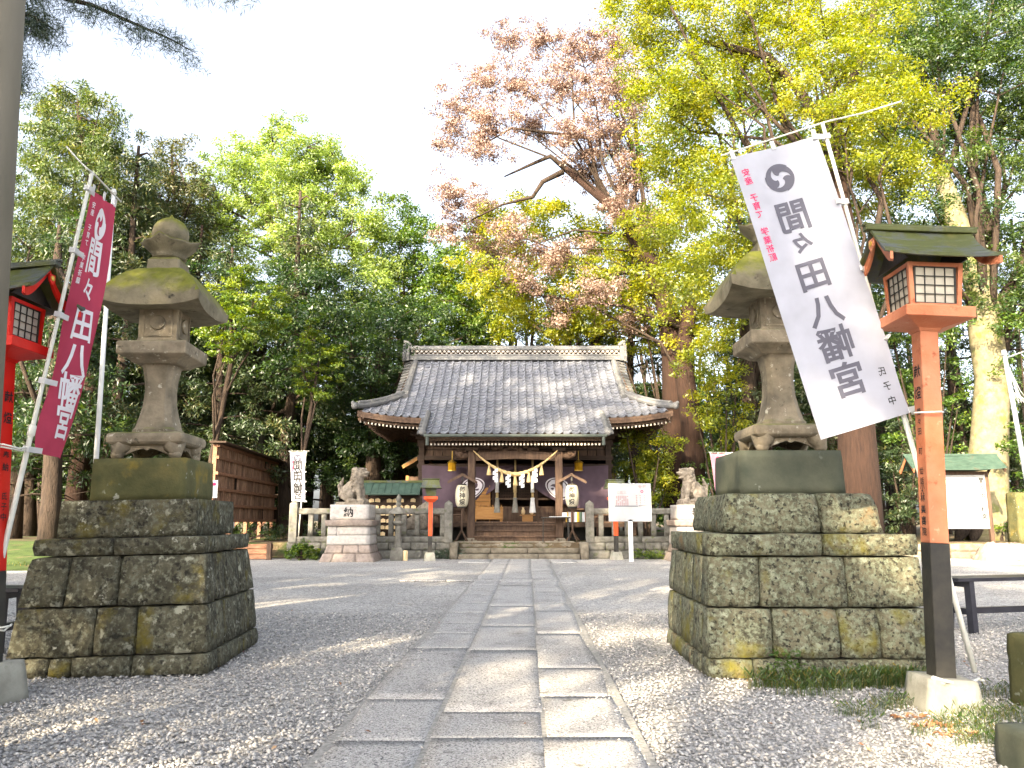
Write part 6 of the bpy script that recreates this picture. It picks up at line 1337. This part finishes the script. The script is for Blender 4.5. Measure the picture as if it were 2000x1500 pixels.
ex8 = [([W(1925, 650, Yt), W(1960, 590, Yt), W(1990, 540, Yt), W(2020, 450, Yt), W(2040, 350, Yt)], [.4, .3, .25, .18, .1]), ([W(1915, 560, Yt), W(1935, 470, Yt), W(1900, 330, Yt), W(1900, 180, Yt)], [.3, .24, .16, .08]), ([W(1840, 340, Yt), W(1810, 200, Yt), W(1790, 60, Yt)], [.2, .14, .06])]
for px in (1880, 1905, 1950, 1975): ex8.append(([W(1925 + (px - 1925) * .35, 975, Yt - .2), W(px, 1035, Yt - .5), Vector((W(px + (px - 1925) * .25, 1060, Yt - .9).x, Yt - .9, gz))], [.3, .24, .07]))
tree('giant_tree', 'giant pale-barked tree with flared roots behind the roofed notice board', tt_[0], tt_, [1.0, .78, .66, .56, .52, .52, .48, .38, .25], b8, .125, 'dark', 'barkp', lim=20, dens=12, per=105, rc=(.3, .6), up=.8, seed=23, extra=ex8, n=20, tsh=.22, limb=.04)
# ivy-like leaves low on the giant, understory at right
def bush(label, blobs, lf, lm, cat='bush', name='bush', stems=True, base=None, group=None, bark='bark', **k):
    b0 = Vector(base) if base else Vector((sum(p.x for p, r in blobs) / len(blobs), sum(p.y for p, r in blobs) / len(blobs), gz)); t = thing(name, label, cat, b0, 0, group)
    link('foliage', foliage([(Vector(p) - b0, r) for p, r in blobs], lf, L[lm], **k), t)
    if stems:
        mb = MB()
        for p, r in blobs[:10]: q = Vector(p) - b0; mb.tube([(q.x * .15, q.y * .15, 0), (q.x * .5, q.y * .5, q.z * .5), q], [.05, .035, .012], 5)
        mb.build('stem', M[bark], t)
    return t
bush('bright yellow-green tree top between the dry tree and the great arching tree', B(30.5, (1200, 300, .8), (1240, 230, .9), (1260, 330, 1.0), (1210, 390, .9), (1270, 420, 1.0), (1230, 480, 1.0), (1180, 460, .8), (1290, 520, 1.0), (1230, 560, 1.0), (1160, 530, .8), (1250, 160, .7)), .13, 'yellow', cat='small tree', name='small_tree', dens=7, per=75, rc=(.3, .6), up=.9, seed=30, base=(W(1335, 900, 30.5).x, 30.5, gz))
bush('sunlit yellow-green tree growth between the dry tree and the right stone lantern', B(27, (1400, 660, 1.1), (1450, 600, 1.0), (1420, 740, 1.0), (1370, 700, .9), (1440, 820, .9), (1380, 800, .8), (1400, 880, .7), (1340, 720, .6)), .13, 'yellow', cat='small tree', name='small_tree', dens=14, per=70, rc=(.25, .45), up=.9, seed=31)
bush('sunlit yellow-leaved bush right of the hall, below its eave', B(26, (1235, 880, .6), (1260, 850, .6), (1290, 870, .6), (1230, 930, .7), (1280, 920, .7), (1255, 970, .6), (1300, 960, .5), (1220, 830, .35)), .11, 'yellow', dens=26, per=60, rc=(.2, .35), up=.9, seed=32)
bush('green bush behind the open-mouthed lion and the pink banner', B(27, (1380, 900, .7), (1400, 950, .8), (1360, 960, .6), (1430, 930, .7), (1460, 980, .7), (1400, 1000, .6)), .11, 'mid', dens=20, per=60, rc=(.2, .35), up=.9, seed=33)
bush('leafy undergrowth tree between the orange lamp post and the giant trunk', B(26.5, (1740, 640, 1.1), (1790, 600, 1.0), (1850, 640, 1.0), (1760, 720, 1.0), (1870, 720, .9), (1870, 800, .8), (1780, 800, .9), (1750, 870, .8), (1860, 870, .6), (1700, 640, .8)), .13, 'mid', cat='small tree', name='small_tree', dens=10, per=70, rc=(.25, .45), up=.9, seed=34)
bush('dark conifer foliage hanging behind the large banner pole, left of the notice board', B(24.5, (1740, 900, .6), (1770, 940, .6), (1750, 980, .6), (1790, 880, .5), (1780, 1010, .5), (1735, 1020, .4), (1760, 840, .5)), .12, 'cedar', cat='small tree', name='small_tree', dens=26, per=70, rc=(.2, .32), seed=35, narrow=.3)
bush('undergrowth at the right edge beside the giant trunk', B(25, (1990, 720, .9), (1985, 800, .8), (2010, 880, 1.0), (1990, 960, .8), (2020, 1010, .8), (1985, 1040, .5), (2060, 940, 1.0), (1990, 640, .8)), .12, 'mid', dens=16, per=60, rc=(.2, .4), up=.9, seed=36)
bush('clipped bright green shrub at the left end of the stone fence', [(Vector((W(590, 1075, 21.7).x + dx, 21.7 + dy, z)), r) for dx, dy, z, r in ((0, 0, .25, .22), (-.25, 0, .18, .2), (.25, .05, .18, .2), (0, -.1, .4, .12), (.12, .1, .35, .15), (-.15, .05, .33, .14))], .09, 'mid', base=(W(590, 1075, 21.7).x, 21.7, 0), dens=420, per=22, rc=(.06, .11), up=1.2, seed=37, tsh=.15, narrow=.35)
for i, (px, w_, lb) in enumerate(((640, .5, 'grey-green low plants at the wall foot between the shrub and the left lion pedestal'), (875, .3, 'grey-green low plants against the wall beside the small red lamp post'), (1265, .35, 'low weeds at the wall foot beside the white sign post'))):
    x = W(px, 1070, 22.2).x; bush(lb, [(Vector((x - w_ + j * w_ * .4, 22.2, .14)), .16) for j in range(6)], .05, 'needle' if i < 2 else 'mid', base=(x, 22.2, 0), cat='plant', name='low_plants', stems=False, dens=500, per=14, rc=(.05, .09), seed=40 + i, tsh=.25)
bush('low shrubs and weeds on the terrace under the cedars, behind the name-board rack', [(Vector((x, 24.8 + (i % 3), .7)), .45) for i, x in enumerate(np.linspace(-13, -5, 14))], .1, 'dark', dens=60, per=26, rc=(.12, .25), seed=44, tsh=.2, name='undergrowth', cat='undergrowth')
# 9 cedars of the wood: three kinds built once, copied
def cedar_src(seed, h, r0, lm, label):
    rr = random.Random(seed); t = thing('cedar_tree', label, 'cedar tree', (0, 0, 0), 0, 'cedars of the wood'); pts = [(math.sin(i * 1.1 + seed) * .10, math.cos(i * 1.7) * .10, h * i / 8) for i in range(9)]
    mb = MB(); mb.tube(pts, [r0 * (1.15 if i == 0 else 1 - .1 * i) for i in range(9)], 12); bl = []
    for i in range(26):
        z = h * (.26 + .72 * i / 25); a = i * 2.4 + seed; q = max(.5, 2.1 * (1.1 - i / 27) + rr.uniform(-.4, .3)); e = Vector((math.cos(a) * q, math.sin(a) * q, z - .2)); mb.tube([(0, 0, z - .1), e * .5 + Vector((0, 0, z * .5 + .1)), e], [.05, .035, .015], 5)
        bl.append((e * .8 + Vector((0, 0, z * .2)), .75 * (1.15 - i / 40)))
    for i in range(14):         # dead snags low on the trunk
        z = h * rr.uniform(.1, .35); a = rr.random() * 6.28; mb.tube([(0, 0, z), (math.cos(a) * .5, math.sin(a) * .5, z + .05), (math.cos(a + .3) * 1.2, math.sin(a + .3) * 1.2, z - .1)], [.03, .02, .008], 4)
    mb.build('trunk', M['bark'], t, smooth=True)
    link('crown', foliage(bl, .2, L[lm], dens=13, per=60, rc=(.3, .55), flat=.4, narrow=.28, droop=.35, seed=seed, up=.5), t); return t
src = [cedar_src(51, 12.5, .24, 'cedar', 'x'), cedar_src(52, 10.5, .2, 'dark', 'x'), cedar_src(53, 13.5, .27, 'cedar', 'x')]
spots = []
rr = random.Random(5)
for px, Y in ((30, 27), (100, 23.8), (62, 31), (180, 34), (150, 29), (215, 26.5), (250, 32), (285, 38), (325, 28.5), (355, 34), (395, 31), (418, 27.5), (455, 36), (535, 33), (560, 29.5), (600, 36), (640, 33), (668, 40), (700, 36), (745, 34), (800, 38), (860, 40), (915, 36), (975, 42), (1040, 38), (1110, 40), (1180, 37), (1240, 33), (1450, 36), (1500, 31), (1545, 38), (1590, 33), (1640, 30), (1720, 34), (1775, 29.5), (1830, 36), (1885, 33), (1980, 35), (2040, 30), (-40, 30), (-110, 26), (2130, 33)):
    spots.append((W(px, 950, Y).x, Y))
wh = ['far left, behind the red lamp post', 'left, beside the thick bare trunk behind the pedestal', 'left of the wine-red banner']
for i, (x, Y) in enumerate(spots):
    px = 1000 + x * FOC / DEP(Y, 2)
    where = 'behind the red lamp post' if px < 130 else 'behind the wine-red banner and the bare pole' if px < 240 else 'behind the mossy-roofed lantern' if px < 430 else 'behind the name-board rack' if px < 560 else 'behind the white banner on the fence' if px < 620 else 'behind the shut-mouthed lion' if px < 720 else 'behind the roof of the hall' if px < 1260 else 'behind the right stone lantern' if px < 1650 else 'behind the orange lamp post' if px < 1850 else 'beside the giant pale trunk'
    lb = f'slender dark cedar of the wood {where}'
    o = src[i % 3]
    if i < 3: o.location = (x, Y, gz); o['label'] = lb
    else: o = dup(o, (x, Y, gz), rr.random() * 6.28, lb); s = rr.uniform(.85, 1.12); o.scale = (s, s, s * rr.uniform(.9, 1.1))
t = tree('cedar_tree', 'thick bare grey-brown trunk behind the left edge of the dark pedestal', (W(100, 1000, 22.6).x, 22.9, .3), [Vector((W(98, 1050, 22.9).x, 22.9, .3)), W(100, 980, 22.9), W(104, 880, 22.9), W(108, 700, 22.9), W(112, 520, 22.9), W(116, 440, 22.9)], [.34, .27, .25, .22, .15, .04], B(22.9, (80, 560, .9), (140, 480, .9), (60, 480, .9), (150, 620, .7), (60, 640, .8), (130, 700, .6), (60, 740, .7)), .15, 'cedar', 'bark', lim=8, dens=12, per=60, narrow=.3, droop=.3, seed=61)
# 10 overhanging cedar bough at top left: tree just outside the frame, bough reaching in
def bough():
    Y = 7.0; base = Vector((-7.0, 7.6, 0)); t = thing('overhanging_cedar', 'blue-green conifer boughs hanging in from the upper left corner', 'tree', base)
    mb = MB(); mb.tube([(0, 0, 0), (0, 0, 5), (0, 0, 9)], [.3, .25, .15], 12); bl = []
    def add(pts, r0):
        P = [Vector(p) - base for p in pts]; mb.tube(P, [r0 * (1 - .93 * i / (len(P) - 1)) for i in range(len(P))], 6); return P
    main = add([base + Vector((0, 0, 6.6)), W(-60, -60, Y), W(60, -20, Y), W(180, 10, Y), W(260, 45, Y), W(330, 75, Y), W(385, 105, Y)], .04)
    b2 = add([base + Vector((0, 0, 6.0)), W(-40, 60, 6.8), W(10, 120, 6.8), W(40, 160, 6.8)], .05)
    b3 = add([base + Vector((0, 0, 6.9)), W(60, -60, 7.4), W(200, -45, 7.4), W(330, -30, 7.4), W(420, -18, 7.4), W(500, -8, 7.4)], .05)
    b4_ = add([base + Vector((0, 0, 6.3)), W(0, 20, 7), W(60, 30, 7), W(110, 60, 7)], .05)
    for P, s, k in ((main, .13, 11), (b2, .26, 10), (b3, .08, 8), (b4_, .26, 10)):
        for i in range(1, len(P) - 1 + 0):
            for j in range(k):
                q = P[i].lerp(P[i + 1], j / k); u = (i + j / k) / (len(P) - 1); bl.append((q + Vector((random.uniform(-.05, .05), random.uniform(-.1, .1), random.uniform(-.08, .04))), s * (1.2 - .7 * u) + .035))
    mb.build('trunk', M['bark'], t, smooth=True)
    link('crown', foliage(bl,   .075, L['needle'], dens=250, per=16, rc=(.05, .10), flat=.8, narrow=.09, droop=.5, seed=71, up=.4, tsh=.1), t)
bough()
# 11 the far wood: one mass beyond the single trees
fb = []
for i in range(170):
    Y = rr.uniform(44, 62); x = rr.uniform(-.78, .78) * Y; zt = 6 + 5 * noise.noise(Vector((x * .08, 3, 1))) + (3 if x < 0 else 2)
    fb.append((Vector((x, Y, rr.uniform(0, 1) ** .9 * zt + 1.0)), rr.uniform(1.3, 2.3)))
o = link('far_wood', foliage(fb, .3, L['mid'], dens=5, per=60, rc=(.5, .9), seed=81, up=.8)); tag(o, 'far wood closing the view behind the single trees', kind='stuff')
mb = MB()
for i in range(110):
    Y = rr.uniform(40, 60); x = rr.uniform(-.75, .75) * Y; mb.tube([(x, Y, gz), (x + rr.uniform(-.3, .3), Y, 6), (x + rr.uniform(-.6, .6), Y, 12)], [.2, .16, .1], 6)
o = mb.build('far_trunks', M['bark']); tag(o, 'distant trunks of the far wood', kind='stuff')
# 12 the grove behind and left of the camera that shades the yard: copies of trees already built
def grove():
    shape = [(Vector((math.cos(i * 2.4) * 2.6 * math.sqrt(i / 22), math.sin(i * 2.4) * 2.6 * math.sqrt(i / 22), 8 + 5.5 * math.sin(i * 1.7))), 1.5) for i in range(26)]
    t = thing('grove_tree', 'evergreen tree of the grove beside the path, outside the picture', 'tree', (0, 0, 0), 0, 'trees of the grove shading the yard')
    mb = MB(); mb.tube([(0, 0, -.05), (0, 0, 6), (.2, 0, 13)], [.4, .32, .12], 12); lb = limbs(lambda q: Vector((0, 0, 4 + 8 * q)), .3, shape, None, seed=3, lim=20); mb.add(lb.v, lb.f); mb.build('trunk', M['bark'], t, smooth=True)
    link('crown', foliage(shape, .2, L['dark'], dens=2.8, per=60, rc=(.35, .6), seed=91, up=.8), t)
    for i, (x, y, s) in enumerate(GROVE):
        o = t if i == 0 else dup(t)
        o.location = (x, y, 0); o.rotation_euler[2] = i * 1.9; o.scale = (s, s, s)
GROVE = [(-12.3, 4.6, 1.4), (-7.6, .6, 1.3), (-15.5, 1.5, 1.5), (-10.5, -9, 1.0), (-14.5, -4, 1.25), (-6, -13, 1.05), (-19, -9, 1.35), (-9.5, -16, 1.3), (-3.5, -18, 1.2), (-15, -14, 1.3)]
grove(); print('LEAVES', NL[0])
